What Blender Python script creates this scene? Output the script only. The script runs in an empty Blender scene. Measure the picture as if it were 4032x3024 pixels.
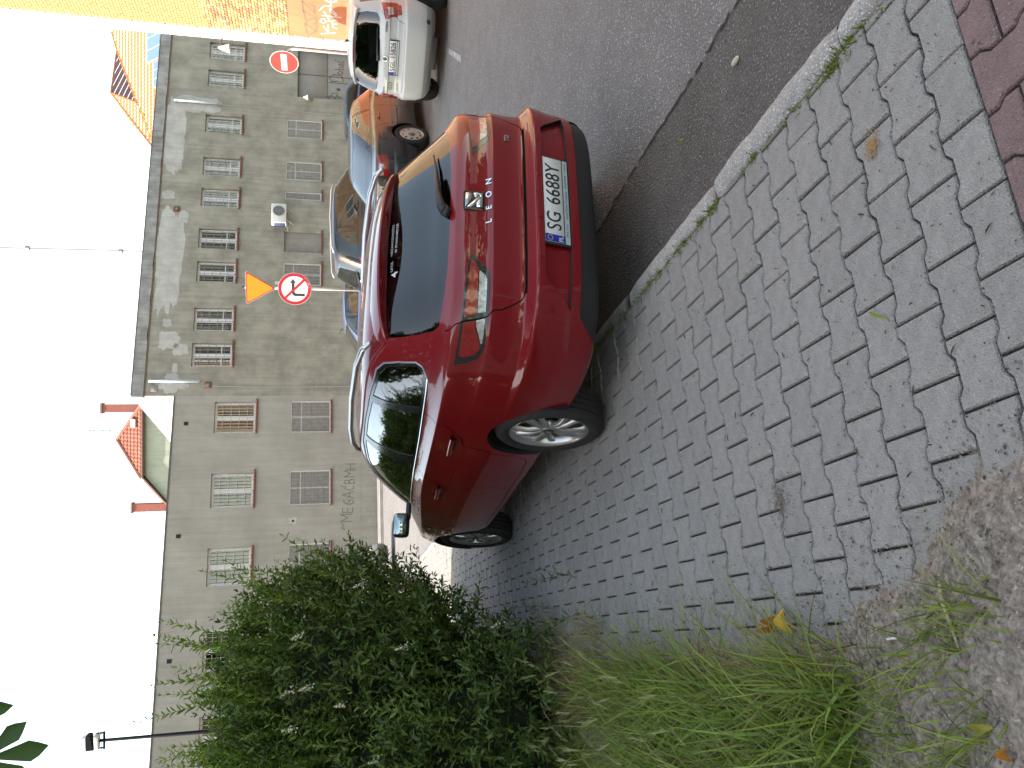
import bpy, bmesh, math, random
import numpy as np
from mathutils import Vector, Matrix, noise as mnoise
from mathutils.geometry import delaunay_2d_cdt

# ------------------------------------------------------------------ camera, sky, sun, exposure
SC = bpy.context.scene
COL = SC.collection
F_PX, CAM_H = 3028.0, 1.5235
PITCH = math.atan(690.8 / F_PX)
cam_d = bpy.data.cameras.new("camera")
cam_d.sensor_fit = 'HORIZONTAL'; cam_d.sensor_width = 36.0
cam_d.lens = 36.0 * F_PX / 4032.0
cam_d.clip_start = 0.05; cam_d.clip_end = 3000
cam = bpy.data.objects.new("camera", cam_d); COL.objects.link(cam)
cp, sp = math.cos(PITCH), math.sin(PITCH)
# the photographer held the phone turned on its side: world up points to the picture's left
cam.matrix_world = Matrix(((0, 1, 0, 0), (-sp, 0, -cp, 0), (-cp, 0, sp, CAM_H), (0, 0, 0, 1)))
SC.camera = cam

SUN_EL = math.radians(43.0)
SUN_H = Vector((-0.956, -0.292)).normalized()          # horizontal direction towards the sun
SUN_DIR = Vector((SUN_H.x * math.cos(SUN_EL), SUN_H.y * math.cos(SUN_EL), math.sin(SUN_EL)))
w = bpy.data.worlds.new("World"); SC.world = w; w.use_nodes = True
nt = w.node_tree; bg = nt.nodes["Background"]
sky = nt.nodes.new("ShaderNodeTexSky"); sky.sky_type = 'NISHITA'; sky.sun_disc = False
sky.sun_elevation = SUN_EL; sky.sun_rotation = math.atan2(SUN_H.x, SUN_H.y)
sky.air_density = 1.0; sky.dust_density = 1.3; sky.ozone_density = 1.0
tint = nt.nodes.new("ShaderNodeVectorMath"); tint.operation = 'MULTIPLY'; tint.inputs[1].default_value = (1.24, 1.02, .74)   # hazy summer air, phone white balance
nt.links.new(sky.outputs[0], tint.inputs[0]); nt.links.new(tint.outputs[0], bg.inputs[0]); bg.inputs[1].default_value = 0.13
sun_d = bpy.data.lights.new("sun", 'SUN'); sun_d.energy = 2.2; sun_d.angle = math.radians(0.6); sun_d.color = (1.0, .94, .85)
sun = bpy.data.objects.new("sun", sun_d); COL.objects.link(sun)
sun.rotation_euler = SUN_DIR.to_track_quat('Z', 'Y').to_euler()
vs = SC.view_settings
vs.view_transform = 'Standard'; vs.look = 'None'; vs.exposure = 2.6; vs.gamma = 1.0; vs.use_curve_mapping = False
SC.render.engine = 'CYCLES'
SC.cycles.use_denoising = True
SC.cycles.max_bounces = 8; SC.cycles.transparent_max_bounces = 16
SC.cycles.diffuse_bounces = 4; SC.cycles.glossy_bounces = 4
SC.cycles.caustics_reflective = False; SC.cycles.caustics_refractive = False
SC.cycles.sample_clamp_indirect = 8.0

RNG = random.Random(7)
NR = np.random.RandomState(11)

# ------------------------------------------------------------------ object helpers
def tag(o, label=None, cat=None, group=None, kind=None):
    if label: o["label"] = label
    if cat: o["category"] = cat
    if group: o["group"] = group
    if kind: o["kind"] = kind
    return o

def empty(name, loc=(0, 0, 0), rotz=0.0, label=None, cat=None, group=None):
    o = bpy.data.objects.new(name, None); COL.objects.link(o)
    o.location = loc; o.rotation_euler = (0, 0, rotz); o.empty_display_size = .2
    return tag(o, label, cat, group)

def obj(name, me, mat=None, parent=None, mw=None):
    o = bpy.data.objects.new(name, me); COL.objects.link(o)
    if mat is not None:
        me.materials.clear()
        for m in (mat if isinstance(mat, (list, tuple)) else [mat]): me.materials.append(m)
    if parent is not None: o.parent = parent
    if mw is not None: o.matrix_basis = mw
    return o

def mesh(name, verts, faces, smooth=False, mats=None):
    me = bpy.data.meshes.new(name)
    me.from_pydata([tuple(v) for v in verts], [], [tuple(int(i) for i in f) for f in faces])
    if smooth: me.polygons.foreach_set('use_smooth', [True] * len(me.polygons))
    if mats is not None: me.polygons.foreach_set('material_index', mats)
    me.update()
    return me

class MB:
    """collects simple solids into one mesh"""
    def __init__(s): s.v = []; s.f = []; s.m = []
    def add(s, vs, fs, mi=0):
        b = len(s.v); s.v += [tuple(p) for p in vs]; s.f += [tuple(b + i for i in f) for f in fs]; s.m += [mi] * len(fs); return s
    def box(s, c, d, rot=None, mi=0):
        x, y, z = d[0] / 2, d[1] / 2, d[2] / 2
        vs = [Vector((a * x, b * y, e * z)) for a in (-1, 1) for b in (-1, 1) for e in (-1, 1)]
        if rot is not None: vs = [rot @ v for v in vs]
        vs = [v + Vector(c) for v in vs]
        return s.add(vs, [(0, 1, 3, 2), (4, 6, 7, 5), (0, 4, 5, 1), (2, 3, 7, 6), (0, 2, 6, 4), (1, 5, 7, 3)], mi)
    def bx(s, x0, x1, y0, y1, z0, z1, mi=0):
        return s.box(((x0 + x1) / 2, (y0 + y1) / 2, (z0 + z1) / 2), (abs(x1 - x0), abs(y1 - y0), abs(z1 - z0)), None, mi)
    def tube(s, pts, r, n=8, mi=0, cap=True):
        pts = [Vector(p) for p in pts]; rs = r if isinstance(r, (list, tuple)) else [r] * len(pts)
        b0 = len(s.v); ref = Vector((0, 0, 1))
        if abs((pts[-1] - pts[0]).normalized().dot(ref)) > .9: ref = Vector((1, 0, 0))
        for i, p in enumerate(pts):
            t = (pts[min(i + 1, len(pts) - 1)] - pts[max(i - 1, 0)]).normalized()
            a = t.cross(ref).normalized(); bb = t.cross(a)
            for k in range(n):
                an = 2 * math.pi * k / n
                s.v.append(tuple(p + (a * math.cos(an) + bb * math.sin(an)) * rs[i]))
        for i in range(len(pts) - 1):
            for k in range(n):
                q = b0 + i * n; k2 = (k + 1) % n
                s.f.append((q + k, q + k2, q + n + k2, q + n + k)); s.m.append(mi)
        if cap:
            s.f.append(tuple(b0 + k for k in range(n))[::-1]); s.f.append(tuple(b0 + (len(pts) - 1) * n + k for k in range(n))); s.m += [mi, mi]
        return s
    def prism(s, poly, off, mi=0):
        """poly: list of 3-D points, extruded by vector off"""
        n = len(poly); off = Vector(off); a = [Vector(p) for p in poly]; b = [p + off for p in a]
        fs = [tuple(range(n))[::-1], tuple(range(n, 2 * n))] + [(i, (i + 1) % n, n + (i + 1) % n, n + i) for i in range(n)]
        return s.add(a + b, fs, mi)
    def lathe(s, prof, n=32, axis='y', mi=0, c=(0, 0, 0)):
        b0 = len(s.v)
        for (r, h) in prof:
            for k in range(n):
                a = 2 * math.pi * k / n; u, v = r * math.cos(a), r * math.sin(a)
                p = (u, h, v) if axis == 'y' else (u, v, h)
                s.v.append((p[0] + c[0], p[1] + c[1], p[2] + c[2]))
        for i in range(len(prof) - 1):
            for k in range(n):
                k2 = (k + 1) % n
                q = (b0 + i * n + k, b0 + (i + 1) * n + k, b0 + (i + 1) * n + k2, b0 + i * n + k2)
                s.f.append(q if axis == 'y' else q[::-1]); s.m.append(mi)
        return s
    def me(s, name="m", smooth=False, mats=False):
        return mesh(name, s.v, s.f, smooth, s.m if mats else None)

def bevelled(me, w, seg=2):
    bm = bmesh.new(); bm.from_mesh(me)
    bmesh.ops.bevel(bm, geom=bm.edges[:], offset=w, segments=seg, affect='EDGES', profile=.6)
    for f in bm.faces: f.smooth = True
    bm.to_mesh(me); bm.free(); return me

def rbox(c, d, w, rot=None, seg=2):
    return bevelled(MB().box(c, d, rot).me("rbox"), w, seg)

def quad_grid(name, fn, nu, nv, smooth=True):
    vs = [fn(i / nu, j / nv) for i in range(nu + 1) for j in range(nv + 1)]
    fs = [(i * (nv + 1) + j, (i + 1) * (nv + 1) + j, (i + 1) * (nv + 1) + j + 1, i * (nv + 1) + j + 1) for i in range(nu) for j in range(nv)]
    return mesh(name, vs, fs, smooth)

def text_mesh(txt, size, depth=.002, bold=0.0, spacing=1.0, xs=1.0):
    cu = bpy.data.curves.new("t", 'FONT'); cu.body = txt; cu.size = size; cu.extrude = depth; cu.offset = bold
    cu.align_x = 'CENTER'; cu.align_y = 'CENTER'; cu.space_character = spacing; cu.resolution_u = 3
    o = bpy.data.objects.new("t", cu); COL.objects.link(o)
    dg = bpy.context.evaluated_depsgraph_get(); dg.update()
    me = bpy.data.meshes.new_from_object(o.evaluated_get(dg))
    bpy.data.objects.remove(o); bpy.data.curves.remove(cu)
    if xs != 1.0:
        for v in me.vertices: v.co.x *= xs
    return me

def frame_matrix(o, x, y):
    """matrix with local x,y axes given (3-D vectors) at origin o"""
    x = Vector(x).normalized(); y = Vector(y).normalized(); z = x.cross(y).normalized(); y = z.cross(x)
    return Matrix(((x.x, y.x, z.x, o[0]), (x.y, y.y, z.y, o[1]), (x.z, y.z, z.z, o[2]), (0, 0, 0, 1)))

# ------------------------------------------------------------------ materials
_M = {}
def nodes(name):
    m = bpy.data.materials.new(name); m.use_nodes = True
    t = m.node_tree; b = t.nodes["Principled BSDF"]; return m, t, b

def N(t, typ, **kw):
    n = t.nodes.new(typ)
    for k, v in kw.items():
        if k.startswith('i_'):
            n.inputs[k[2:].replace('_', ' ')].default_value = v
        else: setattr(n, k, v)
    return n

def plain(name, col, rough=.6, metal=0.0, coat=0.0, var=0.0, scale=8.0, bump=0.0, bscale=60.0, spec=.5, coords='Object'):
    """principled surface with soft procedural colour variation and fine relief"""
    if name in _M: return _M[name]
    m, t, b = nodes(name)
    b.inputs['Base Color'].default_value = (*col, 1); b.inputs['Roughness'].default_value = rough
    b.inputs['Metallic'].default_value = metal; b.inputs['Coat Weight'].default_value = coat
    b.inputs['Coat Roughness'].default_value = .04; b.inputs['Specular IOR Level'].default_value = spec
    tc = N(t, 'ShaderNodeTexCoord')
    if var:
        nz = N(t, 'ShaderNodeTexNoise', i_Scale=scale, i_Detail=6.0, i_Roughness=.62)
        t.links.new(tc.outputs[coords], nz.inputs['Vector'])
        rp = N(t, 'ShaderNodeMapRange', i_From_Min=.28, i_From_Max=.72, i_To_Min=1 - var, i_To_Max=1 + var)
        t.links.new(nz.outputs[0], rp.inputs['Value'])
        mx = N(t, 'ShaderNodeVectorMath', operation='SCALE'); mx.inputs[0].default_value = col
        t.links.new(rp.outputs[0], mx.inputs['Scale']); t.links.new(mx.outputs[0], b.inputs['Base Color'])
    if bump:
        nb = N(t, 'ShaderNodeTexNoise', i_Scale=bscale, i_Detail=5.0, i_Roughness=.6)
        t.links.new(tc.outputs[coords], nb.inputs['Vector'])
        bp = N(t, 'ShaderNodeBump', i_Strength=bump, i_Distance=.01)
        t.links.new(nb.outputs[0], bp.inputs['Height']); t.links.new(bp.outputs[0], b.inputs['Normal'])
    _M[name] = m; return m

def ramp(t, stops, mode='LINEAR'):
    r = N(t, 'ShaderNodeValToRGB'); cr = r.color_ramp; cr.interpolation = mode
    while len(cr.elements) < len(stops): cr.elements.new(.5)
    for e, (p, c) in zip(cr.elements, stops): e.position = p; e.color = (*c, 1) if len(c) == 3 else c
    return r

def speckled(name, c0, c1, speck, s_scale=260.0, s_cut=.72, big=3.0, bump=.3, rough=.85, rand=.08, coords='Object', vscale=420.0, speck2=None):
    """aggregate surface (concrete, asphalt, granite): two-tone mottling, light grains and a grainy relief"""
    if name in _M: return _M[name]
    m, t, b = nodes(name); b.inputs['Roughness'].default_value = rough
    tc = N(t, 'ShaderNodeTexCoord'); oi = N(t, 'ShaderNodeObjectInfo')
    n1 = N(t, 'ShaderNodeTexNoise', i_Scale=big, i_Detail=8.0, i_Roughness=.65)
    n2 = N(t, 'ShaderNodeTexNoise', i_Scale=s_scale, i_Detail=2.0)
    n3 = N(t, 'ShaderNodeTexVoronoi', i_Scale=vscale)
    for n in (n1, n2, n3): t.links.new(tc.outputs[coords], n.inputs['Vector'])
    r1 = ramp(t, [(.3, c0), (.7, c1)]); t.links.new(n1.outputs[0], r1.inputs[0])
    r2 = ramp(t, [(s_cut, (0, 0, 0)), (min(s_cut + .06, 1), (1, 1, 1))]); t.links.new(n2.outputs[0], r2.inputs[0])
    mx = N(t, 'ShaderNodeMix', data_type='RGBA'); t.links.new(r2.outputs[0], mx.inputs[0])
    t.links.new(r1.outputs[0], mx.inputs[6]); mx.inputs[7].default_value = (*speck, 1)
    out = mx
    if speck2:
        n4 = N(t, 'ShaderNodeTexNoise', i_Scale=s_scale * .73, i_Detail=2.0); t.links.new(tc.outputs[coords], n4.inputs['Vector'])
        r4 = ramp(t, [(.26, (1, 1, 1)), (.36, (0, 0, 0))]); t.links.new(n4.outputs[0], r4.inputs[0])
        m4 = N(t, 'ShaderNodeMix', data_type='RGBA'); t.links.new(r4.outputs[0], m4.inputs[0])
        t.links.new(mx.outputs[2], m4.inputs[6]); m4.inputs[7].default_value = (*speck2, 1); out = m4
    rp = N(t, 'ShaderNodeMapRange', i_To_Min=1 - rand, i_To_Max=1 + rand); t.links.new(oi.outputs['Random'], rp.inputs['Value'])
    sc = N(t, 'ShaderNodeVectorMath', operation='SCALE'); t.links.new(out.outputs[2], sc.inputs[0]); t.links.new(rp.outputs[0], sc.inputs['Scale'])
    t.links.new(sc.outputs[0], b.inputs['Base Color'])
    ad = N(t, 'ShaderNodeMath', operation='ADD'); t.links.new(n2.outputs[0], ad.inputs[0]); t.links.new(n3.outputs[0], ad.inputs[1])
    bp = N(t, 'ShaderNodeBump', i_Strength=bump, i_Distance=.006); t.links.new(ad.outputs[0], bp.inputs['Height']); t.links.new(bp.outputs[0], b.inputs['Normal'])
    _M[name] = m; return m

def leafy(name, c0, c1, trans=.35, rough=.45, back=None):
    """leaf: colour drifts from leaf to leaf, some light passes through"""
    if name in _M: return _M[name]
    m, t, b = nodes(name); o = t.nodes["Material Output"]
    g = N(t, 'ShaderNodeNewGeometry'); r = ramp(t, [(0, c0), (1, c1)]); t.links.new(g.outputs['Random Per Island'], r.inputs[0])
    t.links.new(r.outputs[0], b.inputs['Base Color']); b.inputs['Roughness'].default_value = rough; b.inputs['Specular IOR Level'].default_value = .4
    tr = N(t, 'ShaderNodeBsdfTranslucent')
    sc = N(t, 'ShaderNodeVectorMath', operation='MULTIPLY'); sc.inputs[1].default_value = (1.25, 1.3, .7)
    t.links.new(r.outputs[0], sc.inputs[0]); t.links.new(sc.outputs[0], tr.inputs[0])
    mx = N(t, 'ShaderNodeMixShader'); mx.inputs[0].default_value = trans
    t.links.new(b.outputs[0], mx.inputs[1]); t.links.new(tr.outputs[0], mx.inputs[2]); t.links.new(mx.outputs[0], o.inputs[0])
    _M[name] = m; return m

def glass(name, tint=(.55, .6, .6), dark=.5, ior=1.5, rough=0.0, refl=2.0):
    """thin pane: fresnel mirror over a tinted see-through body"""
    if name in _M: return _M[name]
    m, t, b = nodes(name); o = t.nodes["Material Output"]; t.nodes.remove(b)
    tr = N(t, 'ShaderNodeBsdfTransparent'); tr.inputs[0].default_value = (tint[0] * dark, tint[1] * dark, tint[2] * dark, 1)
    gl = N(t, 'ShaderNodeBsdfGlossy'); gl.inputs['Roughness'].default_value = rough; gl.inputs[0].default_value = (1, 1, 1, 1)
    fr = N(t, 'ShaderNodeFresnel'); fr.inputs[0].default_value = ior
    ml = N(t, 'ShaderNodeMath', operation='MULTIPLY_ADD'); ml.inputs[1].default_value = refl; ml.inputs[2].default_value = .02; ml.use_clamp = True
    t.links.new(fr.outputs[0], ml.inputs[0])
    mx = N(t, 'ShaderNodeMixShader'); t.links.new(ml.outputs[0], mx.inputs[0]); t.links.new(tr.outputs[0], mx.inputs[1]); t.links.new(gl.outputs[0], mx.inputs[2])
    t.links.new(mx.outputs[0], o.inputs[0]); _M[name] = m; return m

def paint(name, col, metal=.35, rough=.38, inner=(.03, .03, .032), flake=.06):
    """clear-coated car paint with a faint flake; the inside of the panel is dark trim"""
    if name in _M: return _M[name]
    m, t, b = nodes(name)
    b.inputs['Roughness'].default_value = rough; b.inputs['Specular IOR Level'].default_value = .15; b.inputs['Coat Weight'].default_value = 1.0; b.inputs['Coat Roughness'].default_value = .02
    tc = N(t, 'ShaderNodeTexCoord'); nz = N(t, 'ShaderNodeTexNoise', i_Scale=900.0, i_Detail=1.0); t.links.new(tc.outputs['Object'], nz.inputs['Vector'])
    rp = N(t, 'ShaderNodeMapRange', i_To_Min=1 - flake, i_To_Max=1 + flake); t.links.new(nz.outputs[0], rp.inputs['Value'])
    sc = N(t, 'ShaderNodeVectorMath', operation='SCALE'); sc.inputs[0].default_value = col; t.links.new(rp.outputs[0], sc.inputs['Scale'])
    g = N(t, 'ShaderNodeNewGeometry'); mx = N(t, 'ShaderNodeMix', data_type='RGBA'); t.links.new(g.outputs['Backfacing'], mx.inputs[0])
    t.links.new(sc.outputs[0], mx.inputs[6]); mx.inputs[7].default_value = (*inner, 1); t.links.new(mx.outputs[2], b.inputs['Base Color'])
    iv = N(t, 'ShaderNodeMath', operation='SUBTRACT'); iv.inputs[0].default_value = 1.0; t.links.new(g.outputs['Backfacing'], iv.inputs[1])
    t.links.new(iv.outputs[0], b.inputs['Coat Weight'])
    mm = N(t, 'ShaderNodeMath', operation='MULTIPLY'); mm.inputs[1].default_value = metal; t.links.new(iv.outputs[0], mm.inputs[0]); t.links.new(mm.outputs[0], b.inputs['Metallic'])
    # road dust lies on the lower panels in loose patches
    _M[name] = m; return m

BLACK = plain("black_plastic", (.018, .018, .02), .5, bump=.05, bscale=300)
RUBBER = plain("tyre_rubber", (.02, .02, .021), .75, var=.2, scale=20, bump=.1, bscale=200)
CHROME = plain("chrome", (.75, .76, .78), .12, 1.0)
SILVER = plain("alloy_silver", (.52, .53, .54), .3, .85, var=.08, scale=10)
STEEL = plain("galvanised_steel", (.5, .51, .52), .42, .7, var=.12, scale=14, bump=.05)
WHITE_PVC = plain("white_window_frame", (.68, .68, .68), .45, var=.05, scale=5)
# ------------------------------------------------------------------ ground: road, kerb, paved footway, soil
ROAD_Z = -.12
A_DIR = Vector((-.949, -.313)).normalized()      # across the footway, along the wavy joints
B_DIR = Vector((-A_DIR.y, A_DIR.x)) * -1         # along the street, away from the camera
KD = Vector((-.335, .942)).normalized()          # kerb direction
KI = Vector((.745, 2.90))                        # a point on the inner kerb edge
KN = Vector((KD.y, -KD.x))                       # towards the road

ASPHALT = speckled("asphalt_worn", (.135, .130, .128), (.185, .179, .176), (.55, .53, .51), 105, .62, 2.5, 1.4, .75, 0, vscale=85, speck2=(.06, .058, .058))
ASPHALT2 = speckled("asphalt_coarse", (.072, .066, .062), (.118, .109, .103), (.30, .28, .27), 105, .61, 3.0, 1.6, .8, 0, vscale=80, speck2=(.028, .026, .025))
PAVER = speckled("paver_concrete", (.25, .237, .226), (.33, .315, .302), (.66, .64, .61), 130, .70, 22, .8, .9, .05, vscale=190, speck2=(.12, .115, .11))
PAVER_RED = speckled("paver_red", (.165, .108, .106), (.23, .158, .154), (.55, .52, .5), 150, .68, 14, .7, .9, .1, vscale=190, speck2=(.1, .06, .06))
GRANITE = speckled("kerb_granite", (.27, .255, .245), (.39, .37, .355), (.6, .58, .56), 130, .57, 8, .6, .8, .12, vscale=160, speck2=(.11, .105, .105))
BEDDING = plain("joint_sand", (.038, .033, .028), .95, var=.4, scale=30, bump=.6, bscale=150)
SOIL = speckled("sandy_soil", (.13, .10, .08), (.40, .345, .29), (.48, .43, .37), 60, .66, 34, 2.0, .95, 0, vscale=60, speck2=(.10, .075, .058))

def sheet(name, pts, z, mat, kind='structure'):
    o = obj(name, mesh(name, [(x, y, z) for x, y in pts], [tuple(range(len(pts)))]), mat); return tag(o, kind=kind)

# one wide sheet out to the horizon, then the nearer layers
g = sheet("ground", [(-700, -700), (700, -700), (700, 900), (-700, 900)], ROAD_Z - .03, plain("far_ground", (.11, .105, .095), .95, var=.3, scale=.3)); 
ko = KI + KN * .05
def kp(s, d=0.0): p = KI + KD * s + KN * d; return (p.x, p.y)
road = sheet("road", [kp(-12, .02), kp(14.2, .02), (-9, 18), (-40, 13), (-40, 26.2), (60, 58.2), (60, -10), (8, -12)], ROAD_Z, ASPHALT)
# older, coarser strip of asphalt between the kerb and the crack
CR = [(1.95, 1.2), (1.72, 2.2), (1.608, 2.929), (1.483, 3.252), (1.409, 3.467), (1.302, 3.808), (1.161, 4.215), (1.002, 4.612), (.70, 5.6), (.30, 7.1), (-.3, 9.2)]
strip = [kp(-3, .03)] + CR + [kp(7, .03)]
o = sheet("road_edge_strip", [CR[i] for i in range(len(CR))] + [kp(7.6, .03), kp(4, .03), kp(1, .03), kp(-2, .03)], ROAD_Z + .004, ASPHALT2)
rr = random.Random(3); mb = MB(); P = []
for i in range(len(CR) - 1):
    a, b = Vector(CR[i]), Vector(CR[i + 1]); n = max(2, int((b - a).length / .035))
    for k in range(n): P.append(a.lerp(b, k / n) + Vector((rr.gauss(0, .007), rr.gauss(0, .005))))
for i in range(len(P) - 1):
    d = (P[i + 1] - P[i]).normalized(); q = Vector((-d.y, d.x)); w0, w1 = .0045 + .005 * rr.random(), .0045 + .005 * rr.random()
    if rr.random() < .07: continue
    z = ROAD_Z + .0085
    mb.add([(*(P[i] + q * w0), z), (*(P[i + 1] + q * w1), z), (*(P[i + 1] - q * w1), z), (*(P[i] - q * w0), z)], [(0, 1, 2, 3)])
tag(obj("crack", mb.me("crack"), plain("crack_tar", (.018, .017, .017), .8)), kind='structure')

# kerb: separate granite stones, rounded on the road side
kerb = tag(obj("kerb", mesh("kerb", [(*kp(s, d), ROAD_Z - .02) for s, d in ((-3, .0), (14.2, .0), (14.2, .11), (-3, .11))], [(0, 1, 2, 3)]), BEDDING), kind='structure')
joints = [-2.4, -1.66, -.855, 0.0, 1.02, 2.0, 3.0, 3.98, 5.0, 6.0, 7.0, 7.98, 9.0, 10.0, 11.0, 12.0, 13.0, 14.0]
for i in range(len(joints) - 1):
    s0, s1 = joints[i] + .006, joints[i + 1] - .006; rk = random.Random(i)
    wd = .115 + rk.uniform(-.008, .012); dz = rk.uniform(-.006, .006)
    n = 14; prof = [(.004, -.14), (.004, -.012), (.012, 0), (wd * .5, .002), (wd * .8, -.003), (wd * .95, -.016), (wd, -.04), (wd + .012, -.15)]
    if i == 1: prof = [(.004, -.14), (.004, -.02), (.02, .01), (wd * .6, .012), (wd, -.012), (wd * 1.25, -.06), (wd * 1.3, -.15)]
    vs = []
    for k in range(n + 1):
        s = s0 + (s1 - s0) * k / n; e = min(k, n - k); rd = .012 if e == 0 else .003 if e == 1 else 0
        for j, (d, z) in enumerate(prof):
            jit = mnoise.noise(Vector((s * 9, d * 30, i * 7.3))) * .007
            top = 1 if 1 < j < 7 else 0
            p = kp(s, d + jit * top * .8); vs.append((p[0], p[1], z + dz + jit * top - rd * top))
    m_ = len(prof)
    fs = [(k * m_ + j, k * m_ + j + 1, (k + 1) * m_ + j + 1, (k + 1) * m_ + j) for k in range(n) for j in range(m_ - 1)]
    fs += [tuple(range(m_)), tuple(n * m_ + j for j in range(m_))[::-1]]
    obj("kerb_stone", mesh("kerb_stone", vs, fs, True), GRANITE, kerb)

# footway: interlocking I-shaped concrete pavers in shifted rows
LP, PITCHQ = .195, .149
J0 = Vector((.461, 2.182))
HL, WE, WW = LP / 2 - .0038, .0835 - .0040, .0655 - .0040
OUT = [(-HL, -WE), (-.061, -WE), (-.037, -WW), (.037, -WW), (.061, -WE), (HL, -WE), (HL, WE), (.061, WE), (.037, WW), (-.037, WW), (-.061, WE), (-HL, WE)]
def clip(poly, n, d):
    out = []
    for i in range(len(poly)):
        a, b = poly[i], poly[(i + 1) % len(poly)]; da, db = a.dot(n) - d, b.dot(n) - d
        if da <= 0: out.append(a)
        if (da < 0) != (db < 0) and da != db: out.append(a.lerp(b, da / (da - db)))
    return out
def inset(poly, w):
    n = len(poly); r = []
    ar = sum(poly[i].x * poly[(i + 1) % n].y - poly[(i + 1) % n].x * poly[i].y for i in range(n)); sg = 1 if ar > 0 else -1
    for i in range(n):
        a, b, c = poly[i - 1], poly[i], poly[(i + 1) % n]
        d1, d2 = (b - a), (c - b)
        if d1.length < 1e-6 or d2.length < 1e-6: r.append(b.copy()); continue
        d1.normalize(); d2.normalize(); n1 = Vector((-d1.y, d1.x)) * sg; n2 = Vector((-d2.y, d2.x)) * sg
        m_ = n1 + n2; r.append(b + m_ * (w / max(.35, m_.length_squared / 2)) * .5 * (2 / 2) if m_.length > .1 else b.copy())
    return r
def paver_geo(poly, h=.0, deep=-.03):
    a = inset(poly, .0065); n = len(poly)
    vs = [(p.x, p.y, h) for p in a] + [(p.x, p.y, h - .0055) for p in poly] + [(p.x, p.y, deep) for p in poly]
    ar = sum(poly[i].x * poly[(i + 1) % n].y - poly[(i + 1) % n].x * poly[i].y for i in range(n))
    fs = [tuple(range(n))]
    for i in range(n):
        j = (i + 1) % n; fs += [(i, n + i, n + j, j), (n + i, 2 * n + i, 2 * n + j, n + j)]
    if ar < 0: fs = [f[::-1] for f in fs]
    return vs, fs
base_me = mesh("paver", *paver_geo([Vector(p) for p in OUT]))
# limits: kerb line on the right, soil on the left, red course in front
kn, kd = KN, KI.dot(KN) - .004
RB0, RBD = Vector((.72, 1.578)), Vector((-.946, -.323)).normalized()
RBN = Vector((-RBD.y, RBD.x))
if RBN.y > 0: RBN = -RBN                                   # towards the camera: beyond lies the red course
EDGE = [(.05, .8), (-.1, 1.3), (-.32, 1.62), (-.52, 1.80), (-.67, 1.96), (-.79, 2.13), (-.92, 2.39), (-1.09, 2.94), (-1.40, 3.78), (-1.62, 4.4), (-2.3, 6.4), (-3.3, 9.2), (-4.6, 13), (-6, 17)]
def edge_x(y):
    for i in range(len(EDGE) - 1):
        if EDGE[i][1] <= y <= EDGE[i + 1][1]:
            t = (y - EDGE[i][1]) / (EDGE[i + 1][1] - EDGE[i][1]); return EDGE[i][0] + t * (EDGE[i + 1][0] - EDGE[i][0])
    return EDGE[0][0] if y < EDGE[0][1] else EDGE[-1][0]
pavement = tag(obj("pavement", mesh("bed", [(*kp(-2.2, -.001), -.0135), (*kp(14, -.001), -.0135), (*kp(14, -3.2), -.0135), (*kp(-2.2, -3.2), -.0135)], [(0, 1, 2, 3)]), BEDDING), kind='structure')
jobs = []
rp = random.Random(5)
for c in range(-10, 92):
    for k in range(-8, 16):
        ctr = J0 + B_DIR * (c * PITCHQ) + A_DIR * ((k + .5 + (.5 if c % 2 else 0)) * LP)
        if ctr.dot(kn) > kd + .12 or ctr.x < edge_x(ctr.y) - .42 or ctr.y < 1.2 or ctr.y > 15.6: continue
        if (ctr - RB0).dot(RBN) > .13: continue
        th = math.atan2(A_DIR.y, A_DIR.x)
        jobs.append((ctr, th, False))
for c in range(-14, 14):
    for k in range(-4, 4):
        th = math.atan2(B_DIR.y, B_DIR.x)
        ctr = RB0 + RBN * ((k + .5 + (.5 if c % 2 else 0)) * LP) + RBD * (c * PITCHQ)
        if (ctr - RB0).dot(RBN) < -.13 or ctr.y < 1.1 or ctr.dot(kn) > kd + .12 or ctr.x < -.4: continue
        jobs.append((ctr, th, True))
jobs.sort(key=lambda j: j[0].length if j[0].x > edge_x(j[0].y) - .05 else 50 + j[0].length)
rest = MB(); cnt = 0
for ctr, th, red in jobs:
    rz = th + rp.gauss(0, .008) + (math.pi if rp.random() < .5 else 0)
    cs, sn = math.cos(rz), math.sin(rz)
    poly = [Vector((ctr.x + cs * x - sn * y, ctr.y + sn * x + cs * y)) for x, y in OUT]
    full = True; pl = poly
    lim = [(kn, kd)] + ([(-RBN, -RB0.dot(RBN) - .004)] if red else [(RBN, RB0.dot(RBN) - .003)])
    for n_, d_ in lim:
        if any(p.dot(n_) > d_ for p in pl): pl = clip(pl, n_, d_); full = False
        if len(pl) < 3: break
    if len(pl) < 3: continue
    dz = rp.gauss(0, .0016); tx, ty = rp.gauss(0, .006), rp.gauss(0, .006)
    if cnt < 300:
        if full:
            me_ = base_me if not red else base_me.copy() if cnt < 0 else base_me
            o = bpy.data.objects.new("paver", me_); COL.objects.link(o); o.location = (ctr.x, ctr.y, dz); o.rotation_euler = (tx, ty, rz)
        else:
            q = [p - ctr for p in pl]
            o = bpy.data.objects.new("paver", mesh("paver_cut", *paver_geo(q))); COL.objects.link(o); o.location = (ctr.x, ctr.y, dz)
        if red:
            if full:
                if 'rm' not in globals(): rm = base_me.copy()
                o.data = rm
            if not o.data.materials: o.data.materials.append(PAVER_RED)
        elif not o.data.materials: o.data.materials.append(PAVER)
        o.parent = pavement; cnt += 1
    else:
        vs, fs = paver_geo(pl, 0.0)
        rest.add([(x, y, z + dz + (x - ctr.x) * ty - (y - ctr.y) * tx) for x, y, z in vs], fs, 1 if red else 0)
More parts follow.
